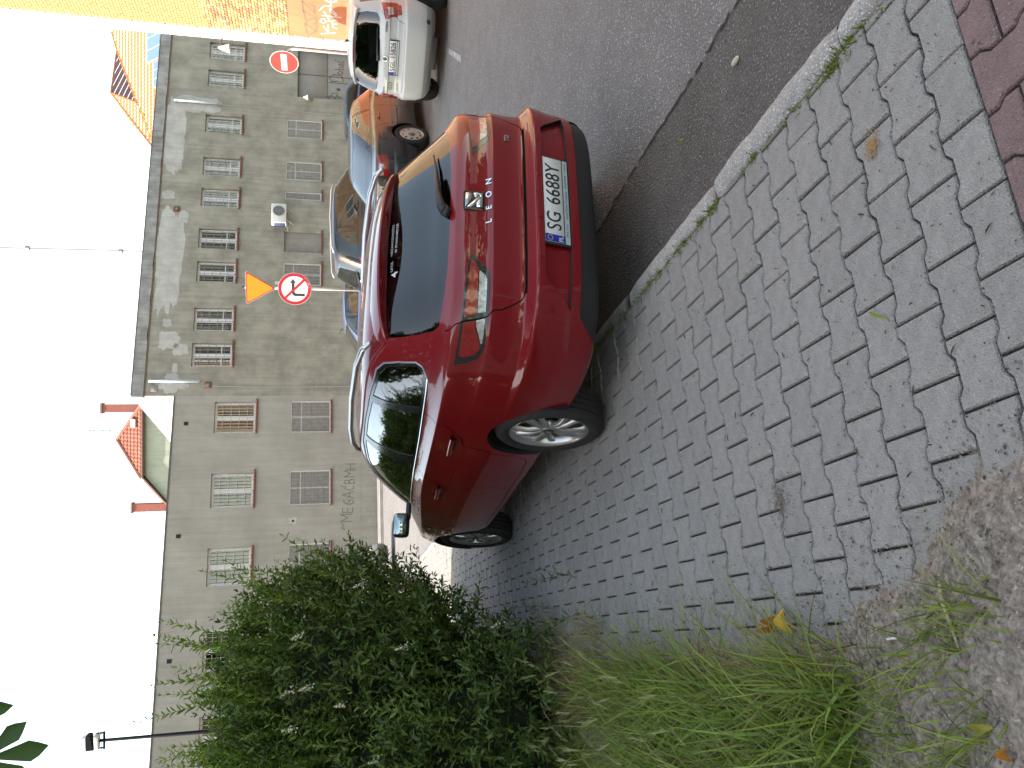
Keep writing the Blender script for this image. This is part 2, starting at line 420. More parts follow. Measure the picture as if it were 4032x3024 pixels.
ro = obj("pavers_beyond", rest.me("pavers", mats=True), [PAVER, PAVER_RED], pavement); tag(ro, kind='stuff')

# bare sandy soil left of the footway, drifting over the first pavers
def soil_pt(u, v):
    y = 1.0 + 13 * v ** 2.1; ex = edge_x(y); x = ex + .34 - u ** 1.5 * (3.4 + 3 * v)
    d = ex - x + .1 * mnoise.noise(Vector((x * 3, y * 3, 1))) + .05 * mnoise.noise(Vector((x * 11, y * 11, 4))) + (.05 if y < 2.1 else 0)
    t = max(0, min(1, (d + .12) / .30)); t = t * t * (3 - 2 * t)
    z = -.02 + .048 * t + .016 * t * mnoise.noise(Vector((x * 6, y * 6, 2))) + .016 * t * mnoise.noise(Vector((x * 21, y * 21, 5))) + .013 * t * mnoise.noise(Vector((x * 48, y * 48, 9)))
    if d > .5: z += .03 * min(1, (d - .5))
    return (x, y, z)
soil = tag(obj("soil", quad_grid("soil", soil_pt, 190, 260), SOIL), kind='structure')
# far footway along the grey building with its own kerb
WO = Vector((-4.32, 30.46)); WT = Vector((.952, .306)).normalized(); WN = Vector((WT.y, -WT.x))   # wall frame, WN towards the street
def wp(s, d=0.0): p = WO + WT * s + WN * d; return (p.x, p.y)
mb = MB(); n_ = 1
fw = [(*wp(-16, 0), 0), (*wp(40, 0), 0), (*wp(40, 2.0), 0), (*wp(-16, 2.0), 0)]
mb.prism([(x, y, ROAD_Z + .004) for x, y, _ in fw], (0, 0, .10))
tag(obj("far_footway", mb.me("far_footway"), plain("worn_slabs", (.2, .195, .19), .9, var=.25, scale=2.5, bump=.3, bscale=30)), kind='structure')
mb = MB()
q = [(*wp(-16, 2.004), ROAD_Z + .004), (*wp(40, 2.004), ROAD_Z + .004), (*wp(40, 2.15), ROAD_Z + .004), (*wp(-16, 2.15), ROAD_Z + .004)]
mb.prism(q, (0, 0, .11)); tag(obj("far_kerb", mb.me("far_kerb"), plain("far_kerb_stone", (.36, .34, .32), .85, var=.2, scale=3)), kind='structure')
# faded paint mark on the carriageway
sheet("road_marking", [(4.35, 10.3), (4.95, 11.45), (5.02, 11.42), (4.43, 10.27)], ROAD_Z + .004, plain("faded_paint", (.3, .29, .28), .8, var=.5, scale=9))
# ------------------------------------------------------------------ buildings
def plaster(name, c0, c1, streak=.35, scale=.9, coarse=1.0, stain=(.4, .38, .34)):
    """old render: cloudy mottling, rain streaks, scuffed lighter patches"""
    if name in _M: return _M[name]
    m, t, b = nodes(name); b.inputs['Roughness'].default_value = .92
    tc = N(t, 'ShaderNodeTexCoord')
    n1 = N(t, 'ShaderNodeTexNoise', i_Scale=scale, i_Detail=8.0, i_Roughness=.62); t.links.new(tc.outputs['Object'], n1.inputs['Vector'])
    r1 = ramp(t, [(.36, c0), (.62, c1)]); t.links.new(n1.outputs[0], r1.inputs[0])
    mp = N(t, 'ShaderNodeMapping'); mp.inputs['Scale'].default_value = (3.2, 3.2, .22); t.links.new(tc.outputs['Object'], mp.inputs[0])
    n2 = N(t, 'ShaderNodeTexNoise', i_Scale=2.0, i_Detail=5.0, i_Roughness=.7); t.links.new(mp.outputs[0], n2.inputs['Vector'])
    r2 = ramp(t, [(.35, (1 - streak,) * 3), (.6, (1, 1, 1))]); t.links.new(n2.outputs[0], r2.inputs[0])
    m1 = N(t, 'ShaderNodeMix', data_type='RGBA', blend_type='MULTIPLY'); m1.inputs[0].default_value = .6
    t.links.new(r1.outputs[0], m1.inputs[6]); t.links.new(r2.outputs[0], m1.inputs[7])
    n3 = N(t, 'ShaderNodeTexNoise', i_Scale=5.5, i_Detail=9.0, i_Roughness=.75, i_Distortion=.6); t.links.new(tc.outputs['Object'], n3.inputs['Vector'])
    r3 = ramp(t, [(.56, (0, 0, 0)), (.70, (1, 1, 1))]); t.links.new(n3.outputs[0], r3.inputs[0])
    # scuffing is heaviest within reach of the street
    sx = N(t, 'ShaderNodeSeparateXYZ'); t.links.new(tc.outputs['Object'], sx.inputs[0])
    hz = N(t, 'ShaderNodeMapRange', i_From_Min=1.2, i_From_Max=5.0, i_To_Min=.75, i_To_Max=.16); t.links.new(sx.outputs[2], hz.inputs['Value'])
    ml = N(t, 'ShaderNodeMath', operation='MULTIPLY'); t.links.new(r3.outputs[0], ml.inputs[0]); t.links.new(hz.outputs[0], ml.inputs[1])
    m2 = N(t, 'ShaderNodeMix', data_type='RGBA'); t.links.new(ml.outputs[0], m2.inputs[0]); t.links.new(m1.outputs[2], m2.inputs[6]); m2.inputs[7].default_value = (*stain, 1)
    t.links.new(m2.outputs[2], b.inputs['Base Color'])
    nb = N(t, 'ShaderNodeTexNoise', i_Scale=22.0, i_Detail=8.0); t.links.new(tc.outputs['Object'], nb.inputs['Vector'])
    bp = N(t, 'ShaderNodeBump', i_Strength=.35 * coarse, i_Distance=.02); t.links.new(nb.outputs[0], bp.inputs['Height']); t.links.new(bp.outputs[0], b.inputs['Normal'])
    _M[name] = m; return m

PL_TALL = plaster("grey_render_tall", (.195, .185, .152), (.285, .273, .228), .34, 1.2, 1, (.36, .345, .295))
PL_WING = plaster("grey_render_wing", (.245, .236, .205), (.305, .296, .264), .24, .6, 1, (.355, .342, .305))
PL_PATCH = plaster("new_plaster", (.31, .305, .285), (.40, .39, .37), .2, 2.2, 1.6, (.27, .265, .245))
PL_CORN = plaster("cornice_concrete", (.19, .188, .182), (.30, .298, .29), .5, 1.6, 1.6, (.38, .375, .37))
PL_WHITE = plaster("white_render", (.62, .60, .55), (.72, .70, .66), .15, .7, .8, (.74, .72, .68))
SILLB = plain("sill_brick", (.145, .058, .045), .85, var=.35, scale=9, bump=.4, bscale=25)
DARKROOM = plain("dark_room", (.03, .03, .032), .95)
CURTAIN = plain("net_curtain", (.42, .38, .33), .95, var=.3, scale=6)
CURTAIN2 = plain("tan_blind", (.32, .24, .13), .9, var=.2, scale=4)
WGLASS = glass("window_glass", (.8, .85, .85), .8)
DUSTGLASS = plain("wired_dusty_glass", (.165, .162, .152), .35, var=.22, scale=7, spec=.5)
BAR = plain("painted_bar", (.22, .21, .2), .6, var=.2)
BARL = plain("pale_bar", (.36, .33, .27), .6, var=.2)

def wall_with_holes(x0, x1, z0, z1, holes, depth=.24, thick=.0):
    xs = sorted({x0, x1, *[h[0] for h in holes], *[h[1] for h in holes]}); zs = sorted({z0, z1, *[h[2] for h in holes], *[h[3] for h in holes]})
    mb = MB()
    for i in range(len(xs) - 1):
        for j in range(len(zs) - 1):
            a, b, c, d = xs[i], xs[i + 1], zs[j], zs[j + 1]; mx, mz = (a + b) / 2, (c + d) / 2
            if any(h[0] < mx < h[1] and h[2] < mz < h[3] for h in holes): continue
            mb.add([(a, 0, c), (b, 0, c), (b, 0, d), (a, 0, d)], [(0, 1, 2, 3)])
    for h in holes:
        a, b, c, d = h[:4]; e = h[4] if len(h) > 4 else depth
        mb.add([(a, 0, c), (b, 0, c), (b, e, c), (a, e, c)], [(0, 3, 2, 1)]); mb.add([(a, 0, d), (b, 0, d), (b, e, d), (a, e, d)], [(0, 1, 2, 3)])
        mb.add([(a, 0, c), (a, e, c), (a, e, d), (a, 0, d)], [(0, 3, 2, 1)]); mb.add([(b, 0, c), (b, e, c), (b, e, d), (b, 0, d)], [(0, 1, 2, 3)])
    return mb.me("wall")

def blob(s0, s1, z0, z1, seed, n=70, rough=.28, y=-.004):
    cx, cz, a, b = (s0 + s1) / 2, (z0 + z1) / 2, (s1 - s0) / 2, (z1 - z0) / 2; pts = []
    for i in range(n):
        t = 2 * math.pi * i / n; c, s = math.cos(t), math.sin(t); r = (abs(c) ** 3.2 + abs(s) ** 3.2) ** (-1 / 3.2)
        r *= 1 + rough * mnoise.noise(Vector((c * 1.6, s * 1.6, seed))) + rough * .7 * mnoise.noise(Vector((c * 5, s * 5, seed + 9))) + rough * .4 * mnoise.noise(Vector((c * 13, s * 13, seed + 3)))
        pts.append((cx + a * r * c, y, min(cz + b * r * s, z1)))
    return MB().prism(pts, (0, -y - .001, 0)).me("patch")

def strokes(mb, lines, w, fn, y=-.003):
    for ln in lines:
        P = [Vector(p) for p in ln]
        for i in range(len(P) - 1):
            d = P[i + 1] - P[i]
            if d.length < 1e-5: continue
            d.normalize(); q = Vector((-d.y, d.x)) * w / 2; e = d * w * .35
            c = [P[i] - q - e, P[i + 1] - q + e, P[i + 1] + q + e, P[i] + q - e]
            mb.add([fn(p.x, p.y, y - .0004 * (i % 3)) for p in c], [(0, 1, 2, 3)])

wall_rz = math.atan2(WT.y, WT.x)
TOPZ, WINGZ = 9.11, 7.58
grey = empty("grey_building", (WO.x, WO.y, 0), wall_rz, "long grey rendered building with barred windows closing the street", "building")
up_t = [(19.85, 20.75), (18.39, 19.27), (16.0, 16.9), (13.85, 14.76), (12.35, 13.24), (10.4, 11.33), (8.9, 9.82), (6.77, 7.76), (5.27, 6.24)]
lo_t = [(16.0, 16.94), (13.87, 14.78), (12.9, 13.27), (10.37, 11.35), (8.87, 9.85)]
up_w = [(2.56, 3.81), (-.31, .99), (-3.14, -1.79), (-6.03, -4.63), (-8.93, -7.49), (-11.8, -10.4)]
lo_w = [(2.55, 3.82), (-.3, 1.02), (-3.13, -1.77), (-6.0, -4.65), (-8.9, -7.5)]
ZU, ZL, ZWU, ZWL = (5.57, 7.07), (2.17, 3.68), (4.6, 6.12), (1.76, 3.28)
GATE = (18.17, 20.89, ROAD_Z, 3.25)
holes_t = [(a, b, *ZU, .2) for a, b in up_t] + [(a, b, *ZL, .1) for a, b in lo_t] + [(*GATE, .18)]
holes_w = [(a, b, *ZWU, .2) for a, b in up_w] + [(a, b, *ZWL, .1) for a, b in lo_w]
obj("tall_wall", wall_with_holes(4.05, 32, ROAD_Z - .02, TOPZ - .42, holes_t), PL_TALL, grey)
obj("wing_wall", wall_with_holes(-16, 4.05, ROAD_Z - .02, WINGZ, holes_w), PL_WING, grey)
# end wall of the tall part rising over the flat roof of the wing
mb = MB(); mb.add([(4.05, 0, 0), (4.05, 11, 0), (4.05, 11, TOPZ), (4.05, 0, TOPZ)], [(0, 3, 2, 1)])
obj("end_wall", mb.me("end_wall"), PL_WHITE, grey)
mb = MB().bx(-16, 4.04, -.03, 11, WINGZ, WINGZ + .05); obj("wing_roof", mb.me("r"), plain("roof_felt", (.09, .082, .08), .9, var=.3), grey)
mb = MB().bx(4.05, 32, -.1, 11, TOPZ + .001, TOPZ + .035); obj("tall_roof", mb.me("r"), plain("roof_felt", (.09, .082, .08), .9), grey)
# cornice: a stepped band, chipped along its lower edge
cs = []
for k in range(140):
    s = 4.0 + k * .2
    cs.append((s, .05 * max(0, mnoise.noise(Vector((s * 1.3, 5, 2)))) + .03 * mnoise.noise(Vector((s * 5, 1, 7)))))
mb = MB()
for (s, c), (s2, c2) in zip(cs[:-1], cs[1:]):
    zb, zb2 = TOPZ - .41 + max(c, 0), TOPZ - .41 + max(c2, 0)
    mb.add([(s, -.07, zb), (s2, -.07, zb2), (s2, -.09, TOPZ), (s, -.09, TOPZ), (s, .01, zb), (s2, .01, zb2)], [(0, 1, 2, 3), (0, 4, 5, 1)])
mb.add([(4.0, -.09, TOPZ), (4.0, -.07, TOPZ - .41), (4.0, .3, TOPZ - .41), (4.0, .3, TOPZ)], [(0, 1, 2, 3)])
obj("cornice", mb.me("cornice"), PL_CORN, grey)
obj("cornice_lip", MB().bx(3.98, 32, -.035, 0, TOPZ - .45, TOPZ - .412).me("lip"), plain("rust_lip", (.16, .11, .085), .9, var=.4), grey)
pb = [(13.95, 17.55, 7.85, 8.66, 1), (16.95, 17.75, 6.5, 8.5, 2), (7.5, 12.2, 7.68, 8.66, 3), (12.6, 13.0, 8.1, 8.6, 4), (11.5, 12.1, 7.5, 7.9, 5), (6.9, 7.25, 7.9, 8.2, 6), (6.0, 6.7, 7.55, 8.35, 7), (5.7, 6.2, 7.2, 7.8, 11), (4.12, 5.0, 7.5, 8.0, 8), (5.0, 5.35, 7.55, 7.75, 9), (4.3, 4.75, 7.2, 8.3, 10)]
for a, b, c, d, sd in pb: obj("plaster_patch", blob(a, b, c, d, sd, y=-.0035 - .0006 * (sd % 4)), PL_PATCH, grey)
obj("plinth", MB().bx(-16, 4.04, -.03, -.002, ROAD_Z - .01, .57).me("pl"), PL_WING, grey)

def grille(a, b, c, d, y, nx, nz, r):
    mb = MB()
    for i in range(1, nx + 1): x = a + (b - a) * i / (nx + 1); mb.box((x, y, (c + d) / 2), (r * 2, r * 2, d - c))
    for j in range(1, nz + 1): z = c + (d - c) * j / (nz + 1); mb.box(((a + b) / 2, y - r * 2.2, z), (b - a, r * 2, r * 2))
    return mb.me("grille")
def sill(a, b, z, seed):
    mb = MB(); r_ = random.Random(seed); x = a - .05
    while x < b + .04:
        w_ = .115 + r_.uniform(-.01, .01); mb.box((x + w_ / 2, -.02 + r_.uniform(-.006, .006), z - .035 + r_.uniform(-.005, .005)), (w_ - .012, .14, .07)); x += w_
    return bevelled(mb.me("sill"), .008, 1)
wi = 0
def window(a, b, z0, z1, kind):
    global wi; wi += 1; r_ = random.Random(wi * 13); dp = .16
    f = MB(); fw_ = .055
    for x0, x1, c, d in ((a, a + fw_, z0, z1), (b - fw_, b, z0, z1), (a + fw_, b - fw_, z1 - fw_, z1), (a + fw_, b - fw_, z0, z0 + fw_)): f.bx(x0, x1, dp, dp + .05, c, d)
    m_ = (a + b) / 2; tz = z0 + (z1 - z0) * (.28 if kind == 't' else .0)
    f.bx(m_ - .055, m_ + .055, dp - .012, dp + .045, z0 + fw_, z1 - fw_)
    for x0, x1 in ((a + fw_, m_ - .055), (m_ + .055, b - fw_)):                 # casements
        for q in ((x0, x0 + .035, z0 + fw_, z1 - fw_), (x1 - .035, x1, z0 + fw_, z1 - fw_), (x0 + .035, x1 - .035, z0 + fw_, z0 + fw_ + .035), (x0 + .035, x1 - .035, z1 - fw_ - .035, z1 - fw_)): f.bx(q[0], q[1], dp + .008, dp + .05, q[2], q[3])
        if kind == 't': f.bx(x0 + .035, x1 - .035, dp + .012, dp + .045, tz - .018, tz + .018)
    wo = obj("window", f.me("frame"), WHITE_PVC, grey)
    obj("pane", mesh("pane", [(a + .03, dp + .03, z0 + .03), (b - .03, dp + .03, z0 + .03), (b - .03, dp + .03, z1 - .03), (a + .03, dp + .03, z1 - .03)], [(0, 1, 2, 3)]), WGLASS, wo)
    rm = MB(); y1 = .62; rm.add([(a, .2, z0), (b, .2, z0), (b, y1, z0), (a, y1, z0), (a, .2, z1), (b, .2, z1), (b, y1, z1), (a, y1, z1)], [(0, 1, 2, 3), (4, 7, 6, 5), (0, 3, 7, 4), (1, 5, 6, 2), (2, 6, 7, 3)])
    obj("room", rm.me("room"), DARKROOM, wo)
    # curtains or blinds, gathered in folds
    cm = MB(); cl = CURTAIN
    spans = [(a + .04, a + .04 + (b - a) * r_.uniform(.12, .3)), (b - .04 - (b - a) * r_.uniform(.12, .34), b - .04)]
    if kind == 'y': spans = [(a + .03, b - .03)]; cl = CURTAIN2
    for x0, x1 in spans:
        k = max(6, int((x1 - x0) / .03)); zb = z0 + (r_.uniform(.0, .3) if kind == 't' else .02)
        vs = []; 
        for i in range(k + 1):
            x = x0 + (x1 - x0) * i / k; yy = .30 + .018 * math.sin(i * 1.9 + wi); vs += [(x, yy, zb), (x, yy, z1 - .02)]
        cm.add(vs, [(2 * i, 2 * i + 2, 2 * i + 3, 2 * i + 1) for i in range(k)])
    obj("curtain", cm.me("curtain", True), cl, wo)
    if kind == 't': obj("grille", grille(a, b, z0, z1, .045, 6, 4, .008), BAR, wo)
    else: obj("grille", grille(a, b, z0, z1, .045, 9, 4, .008), BARL, wo)
    obj("window_sill", sill(a, b, z0 - .002, wi), SILLB, wo)
for a, b in up_t: window(a, b, *ZU, 't')
for i, (a, b) in enumerate(up_w): window(a, b, *ZWU, 'y' if i == 4 else 'w')
def street_window(a, b, z0, z1, blind=False):
    global wi; wi += 1
    if blind:
        wo = obj("bricked_up_window", mesh("bl", [(a, .095, z0), (b, .095, z0), (b, .095, z1), (a, .095, z1)], [(0, 1, 2, 3)]), plaster("infill_render", (.20, .185, .165), (.235, .22, .2), .2, 1.5), grey)
    else:
        f = MB()
        for q in ((a, a + .035, z0, z1), (b - .035, b, z0, z1), (a + .035, b - .035, z1 - .035, z1), (a + .035, b - .035, z0, z0 + .035)): f.bx(q[0], q[1], .03, .07, q[2], q[3])
        wo = obj("window", f.me("frame"), plain("grey_white_frame", (.52, .53, .53), .5, var=.1), grey)
        obj("pane", mesh("p", [(a + .02, .06, z0 + .02), (b - .02, .06, z0 + .02), (b - .02, .06, z1 - .02), (a + .02, .06, z1 - .02)], [(0, 1, 2, 3)]), DUSTGLASS, wo)
        obj("mullion", MB().bx((a + b) / 2 - .03, (a + b) / 2 + .03, .048, .058, z0 + .035, z1 - .035).bx(a + .05, b - .05, .05, .058, z0 + (z1 - z0) * .72, z0 + (z1 - z0) * .75).me("m"), plain("hazy_mullion", (.33, .32, .3), .6, var=.2), wo) if b - a > .5 else None
        obj("grille", grille(a + .035, b - .035, z0 + .035, z1 - .035, .053, 8 if b - a > 1.1 else 6 if b - a > .5 else 3, 5, .006), plain("rusty_pale_bar", (.27, .255, .235), .7, var=.2), wo)
    obj("window_sill", sill(a, b, z0 - .002, wi), SILLB, wo)
for a, b in lo_t: street_window(a, b, *ZL, blind=(abs(a - 10.37) < .01))
for a, b in lo_w: street_window(a, b, *ZWL)
# carriage gate: two boarded leaves, a wicket with letter slot
gt = obj("gate", mesh("gate", [(GATE[0], .17, ROAD_Z), (GATE[1], .17, ROAD_Z), (GATE[1], .17, 3.25), (GATE[0], .17, 3.25)], [(0, 1, 2, 3)]), plain("grey_gate_paint", (.17, .155, .14), .7, var=.15, scale=2), grey)
for x0, x1, z0, z1 in ((18.19, 19.5, 1.95, 3.2), (19.54, 20.85, 1.95, 3.2), (18.19, 19.18, .0, 1.9), (19.22, 19.5, .0, 1.9), (19.54, 20.85, .0, 1.9)):
    obj("leaf_panel", rbox(((x0 + x1) / 2, .15, (z0 + z1) / 2), (x1 - x0, .03, z1 - z0), .006, seg=1), plain("grey_gate_paint2", (.185, .17, .152), .65, var=.14, scale=1.6), gt)
obj("letter_slot", MB().bx(18.78, 18.9, .125, .134, 1.36, 1.52).me("slot"), plain("dark_slot", (.05, .04, .035), .8), gt)
mb = MB(); fnW = lambda s, z, y: (s, y + .13, z)
strokes(mb, [[(19.3, 1.45), (19.25, 1.75), (19.45, 1.85), (19.65, 1.65), (19.6, 1.3), (19.3, 1.2)], [(19.72, 1.25), (19.66, 1.4), (19.76, 1.48), (19.86, 1.36), (19.78, 1.24), (19.72, 1.25)], [(19.93, 1.62), (19.95, 1.2), (20.06, 1.25), (20.06, 1.4), (19.96, 1.42)], [(20.14, 1.4), (20.24, 1.42), (20.24, 1.2), (20.12, 1.22), (20.15, 1.32), (20.24, 1.32)], [(20.44, 1.42), (20.34, 1.42), (20.33, 1.22), (20.46, 1.22)], [(20.4, 1.52), (20.48, 1.62)]], .03, fnW)
strokes(mb, [[(18.28, 1.9), (18.5, 1.75), (18.3, 1.6), (18.55, 1.5), (18.35, 1.35)], [(18.4, 2.0), (18.42, 1.3)], [(18.6, 1.75), (18.66, 1.45)]], .025, fnW)
obj("scrawl", mb.me("scrawl"), plain("black_marker", (.04, .038, .036), .7), gt)
# graffiti line on the wing
LET = {'M': [[(0, 0), (.05, 1), (.5, .35), (.95, 1), (1, 0)]], 'E': [[(.9, 1), (.1, 1), (.0, 0), (.9, 0)], [(.05, .5), (.75, .5)]], 'G': [[(.85, .95), (.35, .9), (.05, .4), (.3, 0), (.8, .1), (.8, .45), (.35, .45)]], 'A': [[(0, 0), (.5, 1), (1, 0)], [(.2, .38), (.8, .38)]], 'C': [[(.9, .85), (.4, 1), (.05, .5), (.4, 0), (.9, .12)]], "'": [[(.3, 0), (.7, .6)]], 'B': [[(.1, 0), (.1, 1), (.7, .85), (.65, .58), (.1, .5), (.85, .4), (.8, .08), (.1, 0)]], 'H': [[(0, 0), (0, 1)], [(1, 0), (1, 1)], [(0, .5), (1, .5)]], '~': [[(0, .3), (.3, .7), (.6, .4), (1, .8)]]}
mb = MB()
for ch, s0, z0, w_, h_ in (('~', -1.3, 1.15, .25, .25), ('M', -1.0, .95, .28, .42), ('E', -.66, .92, .2, .38), ('G', -.36, .88, .22, .4), ('A', -.1, .88, .25, .42), ('C', .2, .86, .2, .36), ("'", .3, 1.24, .12, .2), ('B', .46, .84, .2, .4), ('M', .72, .84, .26, .38), ('H', 1.04, .8, .2, .38)):
    strokes(mb, [[(s0 + x * w_, z0 + y * h_) for x, y in ln] for ln in LET[ch]], .032, lambda s, z, y: (s, y, z), -.003)
obj("graffiti", mb.me("graffiti"), plain("sprayed_grey", (.13, .12, .11), .9, var=.3, scale=20), grey)
# small square vent holes, anchor plates, cable
for s_, z_ in ((2.95, 7.12), (-1.3, 7.15), (-5.6, 7.2)):
    v = obj("vent", MB().bx(s_ - .07, s_ + .07, -.012, -.002, z_ - .08, z_ + .08).me("vent"), plain("vent_black", (.012, .012, .012), .9), grey)
for s_, z_, c in ((12.15, 7.98, 0), (4.35, 8.35, 1), (4.5, 6.4, 0)):
    a_ = obj("anchor_plate", rbox((s_, -.02, z_), (.26, .03, .26), .008, seg=1), plain("anchor_rust", (.12, .055, .04), .85, var=.3) if c == 0 else PL_CORN, grey)
    obj("bolt", MB().lathe([(.0, -.075), (.035, -.075), (.035, -.035)], 10, c=(s_, 0, z_)).me("bolt"), BAR, a_)
obj("cable", MB().tube([(17.42, -.02, 6.5), (17.38, -.02, 4.2), (17.3, -.02, 1.2), (17.3, -.02, .3)], .012, 6).me("cable"), plain("cable_grey", (.3, .29, .27), .7), grey)
obj("cable", MB().tube([(4.45, -.02, 6.6), (4.4, -.02, 4.5), (4.42, -.02, 1.2), (4.4, -.02, .1)], .014, 6).me("cable"), plain("cable_grey", (.3, .29, .27), .7), grey)
hb = obj("wall_hole", blob(-1.05, -.75, 2.98, 3.28, 31, 40, .5), PL_PATCH, grey)
obj("hole", MB().lathe([(0, -.006), (.05, -.006)], 12, c=(-.9, 0, 3.13)).me("h"), DARKROOM, hb)
mb = MB()
for s_ in (17.42, 4.62):
    z0, z1 = (6.55, 8.38) if s_ > 10 else (6.69, 8.54)
    p_ = obj("downpipe_stub", MB().tube([(s_, -.09, z0), (s_, -.09, z1)], .055, 12).me("pipe", True), plain("pale_blue_pipe", (.42, .47, .52), .5, var=.1), grey)
    for zz in (z0 + .06, z1 - .08): obj("clip", MB().box((s_, -.05, zz), (.15, .11, .03)).me("clip"), BAR, p_)

# air conditioner on brackets
ac = empty("air_conditioner", (*wp(11.94, 0), 3.56), wall_rz, "white air conditioner unit on wall brackets above the bricked up window", "air conditioner")
obj("casing", rbox((0, -.30, .33), (.9, .32, .60), .02), plain("ac_white", (.50, .50, .485), .5, var=.04), ac)
mb = MB().lathe([(.24, -.461), (.25, -.475), (.225, -.478), (.225, -.462)], 32, c=(.1, 0, .33))
for k in range(6): mb.lathe([(.035 * k + .02, -.472), (.035 * k + .027, -.472)], 24, c=(.1, 0, .33))
for k in range(8):
    a_ = k * math.pi / 4; mb.box((.1 + .115 * math.cos(a_), -.474, .33 + .115 * math.sin(a_)), (.21, .004, .007), Matrix.Rotation(-a_, 3, 'Y'))
obj("fan_grille", mb.me("fan"), plain("ac_grille", (.25, .26, .26), .5), ac)
obj("fan_shadow", MB().lathe([(0, -.463), (.23, -.463)], 28, c=(.1, 0, .33)).me("fs"), plain("ac_dark", (.1, .1, .1), .7), ac)
obj("side_cover", rbox((-.42, -.30, .30), (.1, .26, .45), .01, seg=1), plain("ac_navy", (.04, .055, .12), .5), ac)
for x_ in (-.3, .3):
    obj("bracket", MB().tube([(x_, -.01, -.26), (x_, -.42, .0), (x_, -.01, 0)], .014, 6).me("b"), plain("ac_white", (.7, .7, .68)), ac)
obj("hose", MB().tube([(-.42, -.2, .1), (-.52, -.12, -.05), (-.58, -.05, .0), (-.6, .05, -.06)], .022, 8).me("hose", True), plain("hose_grey", (.3, .33, .33), .6), ac)
# lamp over the gate corner
wl = empty("wall_lamp", (*wp(18.02, 0), 2.78), wall_rz, "small bell shaped lamp on the grey wall beside the gate", "lamp")
obj("arm", MB().tube([(0, 0, 0), (0, -.14, .06), (0, -.2, .1)], .015, 6).me("arm"), BAR, wl)
obj("shade", MB().lathe([(.03, .2), (.05, .14), (.12, .02), (.125, 0)], 20, 'z', c=(0, -.2, 0)).me("shade", True), plain("enamel", (.55, .53, .5), .5, var=.1), wl)
obj("base_box", rbox((.05, -.04, -.12), (.13, .08, .13), .01), plain("box_brown", (.16, .12, .08), .7), wl)

# ---- sunlit yellow brick building on the right
CB = Vector((9.2, 21.6)); DB = Vector((math.sin(math.radians(13)), -math.cos(math.radians(13))))
fac_rz = math.atan2(DB.y, DB.x)                      # local x along the facade towards the camera, local -y outwards? checked below
brickb = empty("brick_building", (CB.x, CB.y, 0), fac_rz, "sunlit yellow brick building with white corner stones and orange base", "building")
# local frame: x along facade (towards the camera); outward = -y side if it faces the street
OUTY = -1.0 if Vector((DB.y, -DB.x)).dot(Vector((-1, 0))) > 0 else 1.0
FH = 11.0; L_F = 19.0
MORTAR = plain("lime_mortar", (.46, .42, .33), .95, var=.15, scale=8, bump=.3)
STUCCO = plaster("orange_stucco", (.36, .125, .06), (.43, .16, .08), .15, .8, .6, (.45, .175, .09))
STZ = 2.744
obj("base_wall", MB().bx(0.02, L_F, 0, -OUTY * 9, ROAD_Z - .02, STZ).me("b"), STUCCO, brickb)
obj("upper_wall", MB().bx(0.02, L_F, -OUTY * .012, -OUTY * 9, STZ, FH).me("u"), MORTAR, brickb)
def brickwall_far(name):
    if name in _M: return _M[name]
    m, t, b = nodes(name); b.inputs['Roughness'].default_value = .9
    tc = N(t, 'ShaderNodeTexCoord'); sp_ = N(t, 'ShaderNodeSeparateXYZ'); cb = N(t, 'ShaderNodeCombineXYZ')
    t.links.new(tc.outputs['Object'], sp_.inputs[0]); t.links.new(sp_.outputs[0], cb.inputs[0]); t.links.new(sp_.outputs[2], cb.inputs[1])
    br = N(t, 'ShaderNodeTexBrick'); t.links.new(cb.outputs[0], br.inputs['Vector'])
    br.inputs['Scale'].default_value = 1.0; br.inputs['Brick Width'].default_value = .135; br.inputs['Row Height'].default_value = .077; br.inputs['Mortar Size'].default_value = .009
    br.inputs['Color1'].default_value = (.34, .22, .09, 1); br.inputs['Color2'].default_value = (.30, .145, .07, 1); br.inputs['Mortar'].default_value = (.44,.4,.32,1)
    t.links.new(br.outputs[0], b.inputs['Base Color']); _M[name] = m; return m
obj("brick_skin", MB().bx(2.46, L_F, OUTY * .006, OUTY * .0, STZ + .01, FH).me("sk"), brickwall_far("yellow_brickwork"), brickb)
rb = random.Random(21); bmats = [plain(n, c, .9, var=.25, scale=14, bump=.3) for n, c in (("brick_ochre", (0.346, 0.230, 0.094)), ("brick_yellow", (0.396, 0.302, 0.122)), ("brick_rose", (0.310, 0.144, 0.072)), ("brick_pale", (0.432, 0.338, 0.180)), ("brick_brown", (0.238, 0.115, 0.058)))]
bme = []
for m_ in bmats:
    q = bevelled(MB().box((0, 0, 0), (.122, .03, .066)).me("brick"), .006, 1); q.materials.append(m_); bme.append(q)
bricks = []; row = 0; z = STZ + .045
while z < FH - .1:
    x = .38 + (.065 if row % 2 else 0)
    while x < 2.44: bricks.append((x, z)); x += .135
    z += .077; row += 1
eye = Vector((0, 0, CAM_H))
def vis(bk): return bk[0] < 1.9 and bk[1] < 10.6
bricks.sort(key=lambda k: (not vis(k), (k[0] - 1.0) ** 2 + (k[1] - 3.2) ** 2)); restb = [MB() for _ in bmats]
for i, (x, zz) in enumerate(bricks):
    k = rb.choices(range(5), [5, 4, 3, 2, 1])[0]; yo = OUTY * (.002 + rb.uniform(-.002, .003))
    if i < 300:
        o = bpy.data.objects.new("brick", bme[k]); COL.objects.link(o); o.parent = brickb; o.location = (x, yo, zz); o.rotation_euler = (0, rb.gauss(0, .012), 0)
    else: restb[k].box((x, yo, zz), (.122, .03, .066))
allb = MB()
for k, q in enumerate(restb): allb.add(q.v, q.f, k)
tag(obj("bricks_above", allb.me("bricks", mats=True), bmats, brickb), kind='stuff')
